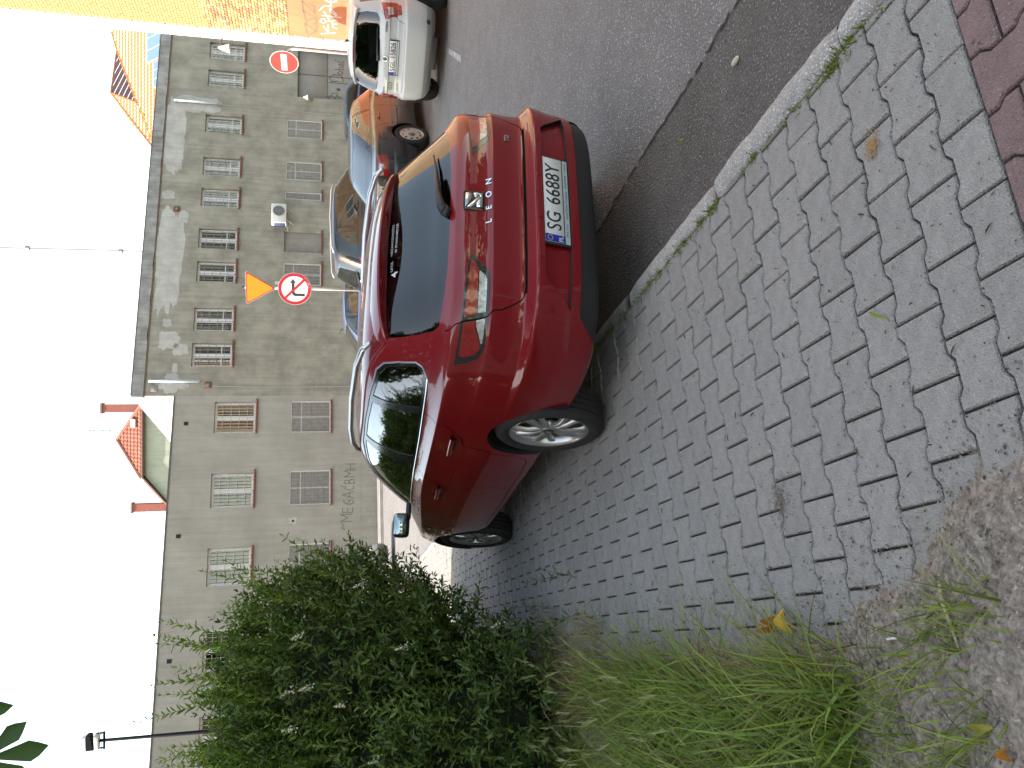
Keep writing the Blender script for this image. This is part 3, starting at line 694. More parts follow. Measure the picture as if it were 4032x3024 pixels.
WSTONE = plain("white_corner_stone", (.74, .73, .70), .8, var=.06, scale=5, bump=.2)
z = ROAD_Z; i = 0
while z < FH:
    h_ = .395; obj("quoin", rbox((.17, OUTY * .02 - OUTY * .17, z + h_ / 2), (.36, .42, h_ - .006), .022, seg=3), WSTONE, brickb); z += h_; i += 1
# upper windows of the brick front (out of frame to the right, seen in reflections)
for k in range(3):
    for zz in (3.6, 7.2):
        x0 = 4.2 + k * 4.6
        wd = obj("window", MB().bx(x0, x0 + 1.1, OUTY * .03, OUTY * .008, zz, zz + 1.8).me("w"), plain("dark_window", (.05, .06, .07), .1), brickb)
        obj("frame", MB().bx(x0 - .08, x0, OUTY * .05, OUTY * .008, zz - .08, zz + 1.88).bx(x0 + 1.1, x0 + 1.18, OUTY * .05, OUTY * .008, zz - .08, zz + 1.88).bx(x0 + .52, x0 + .58, OUTY * .05, OUTY * .031, zz, zz + 1.8).bx(x0, x0 + 1.1, OUTY * .06, OUTY * .008, zz - .08, zz - .001).me("f"), WHITE_PVC, wd)
# sprayed tags on the orange base
fnB = lambda s, z, y: (s, OUTY * (-y), z)
mb = MB()
strokes(mb, [[(.44, 2.24), (.59, 2.05)], [(.50, 2.28), (.88, 2.33)], [(.88, 2.31), (.62, 2.04), (.60, 2.10)], [(.81, 2.08), (.81, 2.02), (.66, 2.04)], [(1.02, 2.25), (1.15, 2.05), (.9, 2.03), (.9, 2.12)], [(.92, 2.28), (1.43, 2.36)], [(1.37, 2.34), (1.21, 2.17)], [(1.71, 2.36), (1.3, 2.06), (1.59, 2.09), (1.59, 2.17)], [(1.45, 2.36), (1.75, 2.36)], [(1.85, 2.35), (2.1, 2.1)]], .045, fnB)
obj("tag", mb.me("tag"), plain("brown_spray", (.13, .10, .07), .8), brickb)
mb = MB()
strokes(mb, [[(.54, 1.92), (.63, 1.55)], [(.93, 1.74), (.60, 1.74), (.86, 1.86)], [(.81, 1.52), (.85, 1.62), (1.09, 1.63), (1.07, 1.74)], [(.95, 1.62), (.99, 1.5)], [(1.13, 1.9), (1.14, 1.82), (1.03, 1.79), (.97, 1.85), (1.02, 1.94), (1.13, 1.9)], [(1.42, 1.84), (1.08, 1.69), (1.13, 1.53)], [(1.26, 1.89), (1.25, 1.41)], [(1.57, 1.69), (1.34, 1.52), (1.31, 1.55), (1.44, 1.68), (1.57, 1.69)], [(1.43, 1.96), (1.63, 1.82), (1.64, 1.66), (1.86, 1.67)], [(1.84, 1.79), (1.76, 1.67), (1.85, 1.52)]], .035, fnB)
obj("tag", mb.me("tag"), plain("silver_spray", (.40, .42, .42), .6), brickb)
bl = empty("corner_lamp", (*(CB + Vector((-DB.y, DB.x)) * (.12 * OUTY) + DB * .16), 4.45), fac_rz, "white bell lamp mounted on the white corner stones", "lamp")
ox = OUTY
obj("bracket", MB().tube([(0, -ox * .0, 0), (0, ox * .2, .05), (-.02, ox * .28, .0)], .02, 8).me("br"), plain("dark_bracket", (.1, .08, .07), .6), bl)
obj("shade", MB().lathe([(.02, .10), (.04, .06), (.11, -.16), (.115, -.18)], 20, 'z', c=(-.02, ox * .3, 0)).me("sh", True), plain("enamel_white", (.72, .71, .68), .45), bl)

# ---- houses beyond the wall
def ribbed(name, c0, c1, axis_scale=28.0):
    if name in _M: return _M[name]
    return plain(name, c0, .85, var=.22, scale=3.0, bump=.3, bscale=12)
TILE_O = plain("orange_tiles", (.36, .115, .032), .85, var=.2, scale=2.5, bump=.3, bscale=10)
TILE_R = plain("old_red_tiles", (.20, .07, .045), .85, var=.3, scale=2.5, bump=.3, bscale=10)
TILE_P = plain("shaded_tiles", (.15, .07, .07), .85, var=.2, scale=2.5)  # same orange roof: the shade on one face is put into the tile colour
def tiled(poly, mat, parent, name, col_w=.22, row_h=.36):
    """pantile cover laid on a planar polygon: columns of rounded tiles in stepped rows"""
    P = [Vector(p) for p in poly]; n = (P[1] - P[0]).cross(P[2] - P[0]).normalized()
    if n.z < 0: n = -n
    up = (Vector((0, 0, 1)) - n * n.z).normalized(); sd = up.cross(n).normalized(); o = P[0]
    q = [((p - o).dot(sd), (p - o).dot(up)) for p in P]
    x0, x1 = min(a for a, b in q), max(a for a, b in q); y0, y1 = min(b for a, b in q), max(b for a, b in q)
    def spans(x):
        ys = []
        for i in range(len(q)):
            (ax, ay), (bx, by) = q[i], q[(i + 1) % len(q)]
            if (ax - x) * (bx - x) < 0: ys.append(ay + (by - ay) * (x - ax) / (bx - ax))
        ys.sort(); return ys
    vs, fs = [], []; x = x0 + .01; nsub = 4; dx = col_w / nsub; k = 0
    while x < x1 - .01:
        xa, xb = x, min(x + dx, x1 - .005); sa, sb = spans(xa), spans(xb)
        if len(sa) >= 2 and len(sb) >= 2:
            ha, hb = .035 * abs(math.sin(math.pi * (xa - x0) / col_w)), .035 * abs(math.sin(math.pi * (xb - x0) / col_w))
            ya, yb = min(sa[0], sb[0]), max(sa[-1], sb[-1]); r0 = int(math.floor((ya - y0) / row_h)); r1 = int(math.ceil((yb - y0) / row_h))
            for r in range(r0, r1):
                lo, hi = y0 + r * row_h, y0 + (r + 1) * row_h
                a0, a1 = max(lo, sa[0]), min(hi, sa[-1]); b0, b1 = max(lo, sb[0]), min(hi, sb[-1])
                if a1 <= a0 and b1 <= b0: continue
                a1, b1 = max(a0, a1), max(b0, b1); i = len(vs)
                for (xx, yy, h) in ((xa, a0, ha + .03), (xb, b0, hb + .03), (xb, b1, hb), (xa, a1, ha)): vs.append(o + sd * xx + up * yy + n * h)
                fs.append((i, i + 1, i + 2, i + 3))
        x += dx
    return obj(name, mesh(name, vs, fs), mat, parent)
A_, P_, V_, W_, R_ = (17.33, 49.95, 14.62), (19.68, 49.4, 14.16), (16.08, 47.6, 12.65), (13.07, 46.14, 11.42), (20.9, 49.88, 14.56)
oh = empty("orange_roof_house", (17, 52, ROAD_Z), 0, "house behind with bright orange tiled roof and roof windows", "building")
oh.location = (0, 0, 0)
tiled([W_, (11.9, 45.4, 10.8), (26, 45.1, 10.55), (30, 50.0, 14.66), R_, P_, V_], TILE_O, oh, "roof")
tiled([A_, V_, (15.2, 46.9, 12.05), W_, (14.9, 48.0, 13.0)], TILE_O, oh, "roof_hip")
tiled([V_, (22.3, 56, 15.85), A_], TILE_P, oh, "shaded_roof")
mb = MB()
for a, b in ((A_, V_), (P_, V_), (A_, W_), (A_, (22.3, 56, 15.85)), (P_, R_)): mb.tube([a, b], .06, 6)
obj("ridge_tiles", mb.me("ridge"), TILE_O, oh)
obj("wall", MB().bx(12.2, 30, 46.2, 60, ROAD_Z, 11.0).me("w"), PL_WHITE, oh)
ROOFN = Vector((0, -.84, 1)).normalized(); ROOFU = Vector((0, 1, .84)).normalized()
for base, n_, wd, ht in (((18.0, 45.55, 10.92), 3, .62, 1.35), ((16.45, 45.35, 10.75), 3, .42, .9)):
    for k in range(n_):
        o0 = Vector(base) + Vector((k * (wd + .06), 0, 0)) + ROOFN * .1; c_ = [o0, o0 + Vector((wd, 0, 0)), o0 + Vector((wd, 0, 0)) + ROOFU * ht, o0 + ROOFU * ht]
        fr = obj("roof_window", MB().prism([p + (p - sum(c_, Vector()) / 4).normalized() * .06 - ROOFN * .06 for p in c_], ROOFN * .05).me("fr"), plain("zinc_frame", (.5, .49, .42), .4, .4), oh)
        obj("pane", mesh("p", [p + ROOFN * .002 for p in c_], [(0, 1, 2, 3)]), plain("sky_glass", (.10, .16, .26), .06, spec=.8), fr)
gh = empty("green_gable_house", (-3.15, 47, ROAD_Z), 0, "pale green gable house with half hipped red tile roof", "building"); gh.location = (0, 0, 0)
GREEN = plaster("green_render", (.27, .31, .25), (.34, .37, .305), .3, .9, 1, (.38, .40, .34))
CX = -3.15
gp = [(CX - 5.6, 46, ROAD_Z), (CX + 5.6, 46, ROAD_Z), (CX + 5.6, 46, 8.9), (CX + 1.78, 46, 12.0), (CX - 1.78, 46, 12.0), (CX - 5.6, 46, 8.9)]
obj("gable_wall", MB().prism(gp, (0, 12, 0)).me("g"), GREEN, gh)
tiled([(CX - 2.0, 45.75, 11.98), (CX + 2.0, 45.75, 11.98), (CX, 47.6, 13.62)], TILE_R, gh, "half_hip")
tiled([(CX - 5.9, 45.85, 8.75), (CX - 1.95, 45.8, 12.03), (CX, 47.6, 13.65), (CX, 58, 13.65), (CX - 5.9, 58, 8.75)], TILE_R, gh, "roof_slope")
tiled([(CX + 5.9, 45.85, 8.75), (CX + 1.95, 45.8, 12.03), (CX, 47.6, 13.65), (CX, 58, 13.65), (CX + 5.9, 58, 8.75)], TILE_R, gh, "roof_slope")
mb = MB().tube([(CX - 2.0, 45.78, 12.02), (CX, 47.6, 13.68)], .1, 6).tube([(CX + 2.0, 45.78, 12.02), (CX, 47.6, 13.68)], .1, 6).tube([(CX, 47.6, 13.68), (CX, 58, 13.68)], .1, 6)
obj("ridge_tiles", mb.me("ridge"), TILE_R, gh)
obj("verge_board", MB().tube([(CX - 5.9, 45.84, 8.7), (CX - 1.95, 45.78, 11.97)], .07, 4).tube([(CX + 5.9, 45.84, 8.7), (CX + 1.95, 45.78, 11.97)], .07, 4).tube([(CX - 2.05, 45.72, 11.92), (CX + 2.05, 45.72, 11.92)], .07, 4).me("v"), plain("brown_board", (.11, .06, .045), .8), gh)
rw = obj("roof_window", MB().prism([(CX + .75, 45.98, 12.3), (CX + 1.2, 45.98, 12.3), (CX + 1.2, 46.3, 12.6), (CX + .75, 46.3, 12.6)], (0, -.06, .06)).me("rw"), plain("zinc_frame", (.5, .49, .42), .4, .4), gh)
rbk = random.Random(2)
mb = MB()
for k in range(26):                                                   # brick shown where the render fell off
    x_ = CX + 2.0 + k % 9 * .26 + rbk.uniform(-.03, .03); z_ = 11.55 - (k % 9) * .2 - (k // 9) * .09
    mb.box((x_, 45.985, z_), (.22, .05, .075))
tag(obj("bare_bricks", mb.me("bb"), plain("bare_brick", (.30, .12, .07), .9, var=.3, scale=9), gh), kind='stuff')
def chimney(x0, x1, y0, z0, z1, parent):
    c_ = obj("chimney", MB().bx(x0, x1, y0, y0 + .5, z0, z1).me("ch"), plain("chimney_brick", (.21, .075, .06), .9, var=.2, scale=6, bump=.4, bscale=20), parent)
    obj("cap", MB().bx(x0 - .07, x1 + .07, y0 - .07, y0 + .57, z1, z1 + .1).me("cap"), plain("cap_concrete", (.18, .16, .15), .9), c_)
    mb = MB()
    for k in range(int((z1 - z0) / .28)): mb.tube([(x0 - .02, y0 + .25, z0 + .2 + k * .28), (x0 - .09, y0 + .25, z0 + .2 + k * .28)], .012, 5)
    obj("climbing_iron", mb.me("irons"), BAR, c_)
chimney(-1.58, -1.13, 44.0 + 2.6, 11.3, 14.2, gh); 
ch2 = empty("brick_chimney", (-7.15, 48, ROAD_Z), 0, "free standing red brick chimney left of the green gable", "chimney"); ch2.location = (0, 0, 0)
chimney(-7.38, -6.93, 48, ROAD_Z, 12.98, ch2)
ant = empty("tv_antenna", (-2.65, 46.5, 13.4), 0, "rooftop television antenna mast with four yagi aerials", "antenna"); ant.location = (0, 0, 0)
BLUEM = plain("aerial_metal", (.16, .17, .2), .5, .5)
obj("mast", MB().tube([(-2.66, 47.8, 12.9), (-2.64, 47.8, 16.55)], .028, 8).tube([(-2.64, 47.8, 16.5), (-2.63, 47.8, 17.3)], .01, 5).me("mast"), BLUEM, ant)
for z_, xa, xb, tilt in ((15.15, -1.9, -3.5, 0), (14.95, -1.55, -3.42, 0), (14.5, -1.82, -3.3, -.12), (14.1, -2.2, -3.75, .02)):
    mb = MB().tube([(xa, 47.8, z_ + tilt), (xb, 47.8, z_ - tilt)], .014, 6)
    for k in range(11):
        x_ = xa + (xb - xa) * k / 10; zz = z_ + tilt - 2 * tilt * k / 10; l_ = .1 + .02 * k
        mb.tube([(x_, 47.8 - l_, zz), (x_, 47.8 + l_, zz)], .006, 4)
    obj("aerial", mb.me("aerial"), BLUEM, ant)
# tall guyed mast and its ropes
ms = empty("radio_mast", (9.6, 60, ROAD_Z), 0, "thin guyed radio mast rising behind the grey building", "mast"); ms.location = (0, 0, 0)
obj("pole", MB().tube([(9.62, 60, ROAD_Z), (9.55, 60, 18), (9.44, 60, 26)], .055, 8).me("pole"), BLUEM, ms)
for z_, pts in ((22.6, ((24, 58, 8.5), (-2, 62, 8.8), (12, 78, 8))), (16.6, ((18, 58, 8), (3.5, 59, 8.2)))):
    mb = MB().lathe([(.16, z_ - .12), (.16, z_ + .12)], 10, 'z', c=(9.53, 60, 0)); obj("collar", mb.me("c"), BLUEM, ms)
    for p_ in pts: obj("guy_rope", MB().tube([(9.53, 60, z_), p_], .012, 4).me("rope"), plain("rope_grey", (.32, .36, .36), .8), ms)

# ---- building added on the left, out of view: it keeps the footway in shade
lb = empty("added_left_building", (-9, 0, 0), 0, "unseen tall building added left of the footway for shade", "building"); lb.location = (0, 0, 0)
obj("wall", MB().bx(-26, -9.0, -40, 5.2, ROAD_Z, 15.5).me("lbw"), plaster("tan_render", (.34, .31, .26), (.42, .385, .33), .25, .7), lb)
obj("roof", MB().prism([(-9.0 + .5, -40.4, 15.5), (-9 + .5, 5.5, 15.5), (-17.5, 5.5, 18.5), (-17.5, -40.4, 18.5)], (0, 0, .15)).me("lbr"), TILE_R, lb)
for k in range(7):
    for z_ in (1.3, 4.8, 8.3, 11.8):
        y0 = -1.0 - 4.6 * k
        wd = obj("window", MB().bx(-9.0, -8.96, y0, y0 + 1.2, z_, z_ + 1.8).me("w"), plain("dark_window", (.05, .06, .07), .1), lb)
        obj("frame", MB().bx(-9.0, -8.93, y0 - .07, y0, z_ - .07, z_ + 1.87).bx(-9.0, -8.93, y0 + 1.2, y0 + 1.27, z_ - .07, z_ + 1.87).bx(-9.0, -8.94, y0 + .57, y0 + .63, z_, z_ + 1.8).me("f"), WHITE_PVC, wd)
# ------------------------------------------------------------------ road signs, street lamp, wires
S_RED = plain("sign_red", (.27, .008, .018), .4, spec=.5); S_WHITE = plain("sign_white", (.47, .47, .49), .4); S_YEL = plain("sign_yellow", (.34, .165, .006), .42, var=.03, scale=40)
S_BLK = plain("sign_black", (.02, .02, .025), .45); S_BACK = plain("sign_back", (.45, .46, .47), .5, .4)
def disc(r, y0, y1, n=48, c=(0, 0)): return MB().lathe([(0, y0), (r, y0), (r, y1), (0, y1)], n, c=(c[0], 0, c[1]))
def rtri(side, r, y, inv=True, n=7):
    h_ = side * math.sqrt(3) / 2; c = [(-side / 2, h_ / 3), (side / 2, h_ / 3), (0, -2 * h_ / 3)] if inv else []
    pts = []
    for i in range(3):
        p = Vector(c[i]); a0 = [math.radians(a) for a in (90, -30, 210)][i]
        ctr = p - p.normalized() * (r * 2)
        mid = math.atan2(p.y, p.x)
        for k in range(n): a = mid + math.radians(60) - math.radians(120) * k / (n - 1); pts.append((ctr.x + r * math.cos(a), y, ctr.y + r * math.sin(a)))
    return pts
def facing(nx, ny): return math.atan2(nx, -ny)          # rotation so that local -y looks along (nx, ny)
sg = empty("sign_post", (2.42, 20.3, ROAD_Z), facing(-.28, -.96), "sign post carrying a yellow give way triangle and a no right turn disc", "road sign")
z0 = -ROAD_Z
obj("post", MB().tube([(0, .05, 0), (0, .05, 3.78 + z0)], .032, 12).me("post", True), STEEL, sg)
obj("cap", MB().lathe([(.036, 3.78 + z0), (.036, 3.83 + z0), (0, 3.84 + z0)], 10, 'z', c=(0, .05, 0)).me("cap"), BLACK, sg)
T3 = 3.50 + z0
tr = obj("give_way_triangle", MB().prism([(x, y, z + T3) for x, y, z in rtri(.86, .04, 0)], (0, .012, 0)).me("tri"), S_BACK, sg)
obj("red_border", MB().prism([(x, y, z + T3) for x, y, z in rtri(.835, .037, -.006)], (0, .004, 0)).me("tri"), S_RED, tr)
obj("yellow_field", MB().prism([(x, y, z + T3) for x, y, z in rtri(.75, .031, -.010)], (0, .003, 0)).me("tri"), S_YEL, tr)
CZ = 2.56 + z0
ds = obj("no_right_turn_disc", disc(.41, -.012, .006).me("d"), S_BACK, sg); ds.location = (0, -.004, CZ)
def ring(r0, r1, y, n=48): return MB().lathe([(r0, y), (r1, y)], n)
obj("red_ring", ring(.325, .402, -.0145).me("r"), S_RED, ds)
obj("white_field", disc(.328, -.0135, -.0125).me("w"), S_WHITE, ds)
mb = MB()                                                             # arrow going up then right
arrow = [(-.185, -.245), (-.115, -.245), (-.115, -.035), (-.10, -.005), (-.07, .005), (.15, .005), (.15, -.035), (.26, .041), (.15, .117), (.15, .075), (-.09, .075), (-.14, .06), (-.17, .03), (-.185, -.01)]
mb.prism([(x, -.0145, z) for x, z in arrow], (0, .001, 0)); obj("arrow", mb.me("a"), S_BLK, ds)
mb = MB().box((0, -.0165, 0), (.70, .0015, .062), Matrix.Rotation(math.radians(45), 3, 'Y')); obj("slash", mb.me("s"), S_RED, ds)
rs_ = random.Random(4); mb = MB()
for k in range(22):
    a = math.radians(-62 + rs_.uniform(-22, 22)); r = rs_.uniform(.34, .39); mb.box((-r * math.cos(a) * -1, -.0172, r * math.sin(a)), (rs_.uniform(.006, .02), .0006, rs_.uniform(.004, .012)), Matrix.Rotation(rs_.uniform(0, 3), 3, 'Y'))
obj("scratches", mb.me("scr"), plain("scratched", (.62, .3, .3), .7), ds)
obj("back_box", rbox((.11, .1, 2.98 + z0), (.1, .04, .14), .01, seg=1), plain("pale_box", (.6, .58, .58), .6), sg)

ne = empty("no_entry_sign", (8.0, 19.8, ROAD_Z), facing(-.90, -.43), "sunlit red no entry sign on a bent white pole", "road sign")
obj("pole", MB().tube([(.30, .10, 0), (.30, .10, 2.40 + z0), (.29, .10, 2.56 + z0), (.25, .09, 2.66 + z0), (.18, .08, 2.73 + z0), (.02, .06, 2.76 + z0)], .032, 14).me("pole", True), plain("white_pole", (.5, .5, .5), .4, .2), ne)
d2 = obj("disc", disc(.345, .0, .012).me("d"), S_BACK, ne); d2.location = (-.05, 0, 2.79 + z0)
obj("white_rim", ring(.328, .342, -.0025).me("r"), S_WHITE, d2)
obj("red_field", disc(.330, -.003, -.001).me("f"), plain("no_entry_red", (.42, .02, .014), .45), d2)
obj("white_bar", rbox((0, -.0045, 0), (.50, .0024, .14), .001, seg=1), S_WHITE, d2)
mb = MB(); strokes(mb, [[(.0, -.16), (-.05, -.16), (-.05, -.26), (0, -.26)], [(-.05, -.21), (-.01, -.21)], [(.03, -.26), (.03, -.17), (.07, -.16), (.08, -.25)], [(.03, -.21), (.08, -.21)]], .012, lambda s, z, y: (s, y, z), -.0042)
obj("scribble", mb.me("scr"), S_BLK, d2)

lp = empty("street_lamp", (-11.48, 27, ROAD_Z), 0, "tall dark street lamp post rising behind the hedge", "street lamp")
DPOLE = plain("dark_lamp_paint", (.006, .0065, .009), .8, spec=.1)
obj("post", MB().tube([(0, 0, 0), (-.02, 0, 4), (.04, 0, 9.12)], [.085, .07, .05], 12).me("post", True), DPOLE, lp)
obj("cross_arm", MB().box((.04, 0, 8.92), (.56, .06, .06)).me("arm"), DPOLE, lp)
for x_ in (-.2, .28):
    obj("insulator", MB().lathe([(.0, .0), (.035, .02), (.05, .07), (.02, .1), (.045, .13), (.02, .2), (0, .21)], 12, 'z', c=(x_, 0, 8.95)).me("ins", True), plain("insulator", (.07, .075, .12), .3), lp)
hd = obj("lantern", MB().prism([(-.2, -.16, 9.2), (.26, -.16, 9.3), (.26, -.16, 9.42), (-.2, -.16, 9.42)], (0, .32, 0)).me("h"), DPOLE, lp)
obj("glass_bowl", bevelled(MB().prism([(-.19, -.15, 9.06), (.18, -.15, 9.06), (.26, -.15, 9.2), (-.2, -.15, 9.19)], (0, .30, 0)).me("g"), .02), plain("frosted_bowl", (.5, .53, .5), .25), hd)
obj("cowl", bevelled(MB().prism([(-.2, -.15, 9.425), (.26, -.15, 9.425), (.16, -.1, 9.6), (-.18, -.1, 9.56)], (0, .28, 0)).me("c"), .02), plain("cowl_grey", (.34, .36, .37), .4, .4), hd)
for a, b, sag in (((-11.68, 27, 9.1), (-17, 25.5, 11.6), .25), ((-11.66, 27, 9.05), (-16.5, 27.6, 9.6), .5)):
    A3, B3 = Vector(a), Vector(b); pts = [A3.lerp(B3, t / 12) - Vector((0, 0, sag * math.sin(math.pi * t / 12))) for t in range(13)]
    o = obj("wire", MB().tube(pts, .008, 4).me("wire"), plain("wire_grey", (.25, .28, .3), .7), lp, lp.matrix_basis.inverted())
# ------------------------------------------------------------------ cars
def pchip_slopes(Y):
    """monotone cubic slopes for unit-spaced rows"""
    d = np.diff(Y, axis=0); m = np.zeros_like(Y); p = d[:-1] * d[1:]
    with np.errstate(divide='ignore', invalid='ignore'): h = 2 * p / (d[:-1] + d[1:])
    m[1:-1] = np.where(p > 0, h, 0); m[0] = d[0]; m[-1] = d[-1]; return m

class Shell:
    """body skin: rounded plan loops stacked from sill to roof. Car frame: x forwards from the rear axle, y left, z up.
    keys: z, rear x, half width, squareness, front x, front z, tilt, widest x"""
    def __init__(s, keys, xs=.9):
        s.K = np.array(keys, float); s.nv = len(keys); s.M = pchip_slopes(s.K); s.xs = xs
    def P(s, phi, v):
        phi = np.asarray(phi, float); v = np.asarray(v, float)
        v = np.clip(v, 0, s.nv - 1); i = np.minimum(v.astype(int), s.nv - 2); t = (v - i)[..., None]; t2 = t * t; t3 = t2 * t
        q = (2 * t3 - 3 * t2 + 1) * s.K[i] + (t3 - 2 * t2 + t) * s.M[i] + (3 * t2 - 2 * t3) * s.K[i + 1] + (t3 - t2) * s.M[i + 1]
        z, xr, w_, n, xf, zf, ti, xm = np.moveaxis(q, -1, 0)
        c = np.cos(phi); sn = np.sin(phi)
        r = (np.abs(c) ** n + np.abs(sn) ** n) ** (-1 / n)
        A = np.where(c > 0, xm - xr, xf - xm)
        x = xm - A * r * c; y = w_ * r * sn
        t = np.clip((x - s.xs) / np.maximum(xf - s.xs, .3), 0, 1); t = t * t * (3 - 2 * t)
        return np.stack([x, y, (z + ti * x) * (1 - t) + zf * t], -1)
    def N(s, phi, v):
        e = 1e-3; v = np.clip(v, 1e-3, s.nv - 1 - 1e-3)
        n = np.cross(s.P(phi, v + e) - s.P(phi, v - e), s.P(phi + e, v) - s.P(phi - e, v))
        return n / np.maximum(np.linalg.norm(n, axis=-1, keepdims=True), 1e-12)
    def vz(s, phi, z):
        phi = np.asarray(phi, float); z = np.asarray(z, float) + 0 * phi
        lo = np.zeros_like(phi); hi = np.full_like(phi, s.nv - 1.)
        for _ in range(20):
            m = (lo + hi) / 2; f = s.P(phi, m)[..., 2] < z; lo = np.where(f, m, lo); hi = np.where(f, hi, m)
        return (lo + hi) / 2
    def pz(s, pts):                     # (degrees, z) -> (phi, v)
        a = np.array(pts, float); ph = np.radians(a[:, 0]); return np.stack([ph, s.vz(ph, a[:, 1])], 1)
    def xz(s, pts, side=1):             # (x, z) on the left flank -> (phi, v)
        a = np.array(pts, float); lo = np.full(len(a), math.radians(4.)); hi = np.full(len(a), math.radians(176.))
        for _ in range(18):
            m = (lo + hi) / 2; f = s.P(m, s.vz(m, a[:, 1]))[:, 0] < a[:, 0]; lo = np.where(f, m, lo); hi = np.where(f, hi, m)
        ph = (lo + hi) / 2; return np.stack([ph, s.vz(ph, a[:, 1])], 1)
    def yz(s, pts):                     # (y, z) on the tail -> (phi, v)
        a = np.array(pts, float); lo = np.full(len(a), -math.radians(60.)); hi = np.full(len(a), math.radians(60.))
        for _ in range(18):
            m = (lo + hi) / 2; f = s.P(m, s.vz(m, a[:, 1]))[:, 1] < a[:, 0]; lo = np.where(f, m, lo); hi = np.where(f, hi, m)
        ph = (lo + hi) / 2; return np.stack([ph, s.vz(ph, a[:, 1])], 1)

def mir(p): return np.stack([-p[:, 0], p[:, 1]], 1)[::-1]
def inpoly(px, py, poly):
    r = np.zeros(len(px), bool); x0, y0 = poly.min(0); x1, y1 = poly.max(0)
    k = np.nonzero((px >= x0) & (px <= x1) & (py >= y0) & (py <= y1))[0]
    if not len(k): return r
    X, Y = px[k], py[k]; c = np.zeros(len(k), bool); n = len(poly)
    for i in range(n):
        ax, ay = poly[i]; bx, by = poly[(i + 1) % n]
        if ay == by: continue
        q = ((ay > Y) != (by > Y)) & (X < (bx - ax) * (Y - ay) / (by - ay) + ax); c ^= q
    r[k] = c; return r
def dense(poly, closed=True, dp=.03, dv=.18):
    out = []; n = len(poly)
    for i in range(n if closed else n - 1):
        a, b = poly[i], poly[(i + 1) % n]; k = max(1, int(max(abs(b[0] - a[0]) / dp, abs(b[1] - a[1]) / dv)))
        for j in range(k): out.append(a + (b - a) * j / k)
    if not closed: out.append(poly[-1])
    return np.array(out)
def ribbon(S, pts, w_):
    """thin closed strip of metric width w_ around a polyline given in (phi, v)"""
    p = dense(np.array(pts, float), False); L, R_ = [], []
    for i in range(len(p)):
        a, b = p[max(i - 1, 0)], p[min(i + 1, len(p) - 1)]
        e = 1e-3; c0 = S.P(p[i, 0], p[i, 1]); du = (S.P(p[i, 0] + e, p[i, 1]) - c0) / e; dv = (S.P(p[i, 0], min(p[i, 1] + e, S.nv - 1)) - c0) / e
        lu, lv = max(np.linalg.norm(du), 1e-4), max(np.linalg.norm(dv), 1e-4)
        t = np.array([(b[0] - a[0]) * lu, (b[1] - a[1]) * lv]); t /= max(np.linalg.norm(t), 1e-9); n = np.array([-t[1] / lu, t[0] / lv]) * w_ / 2
        L.append(p[i] + n); R_.append(p[i] - n)
    return np.array(L + R_[::-1])

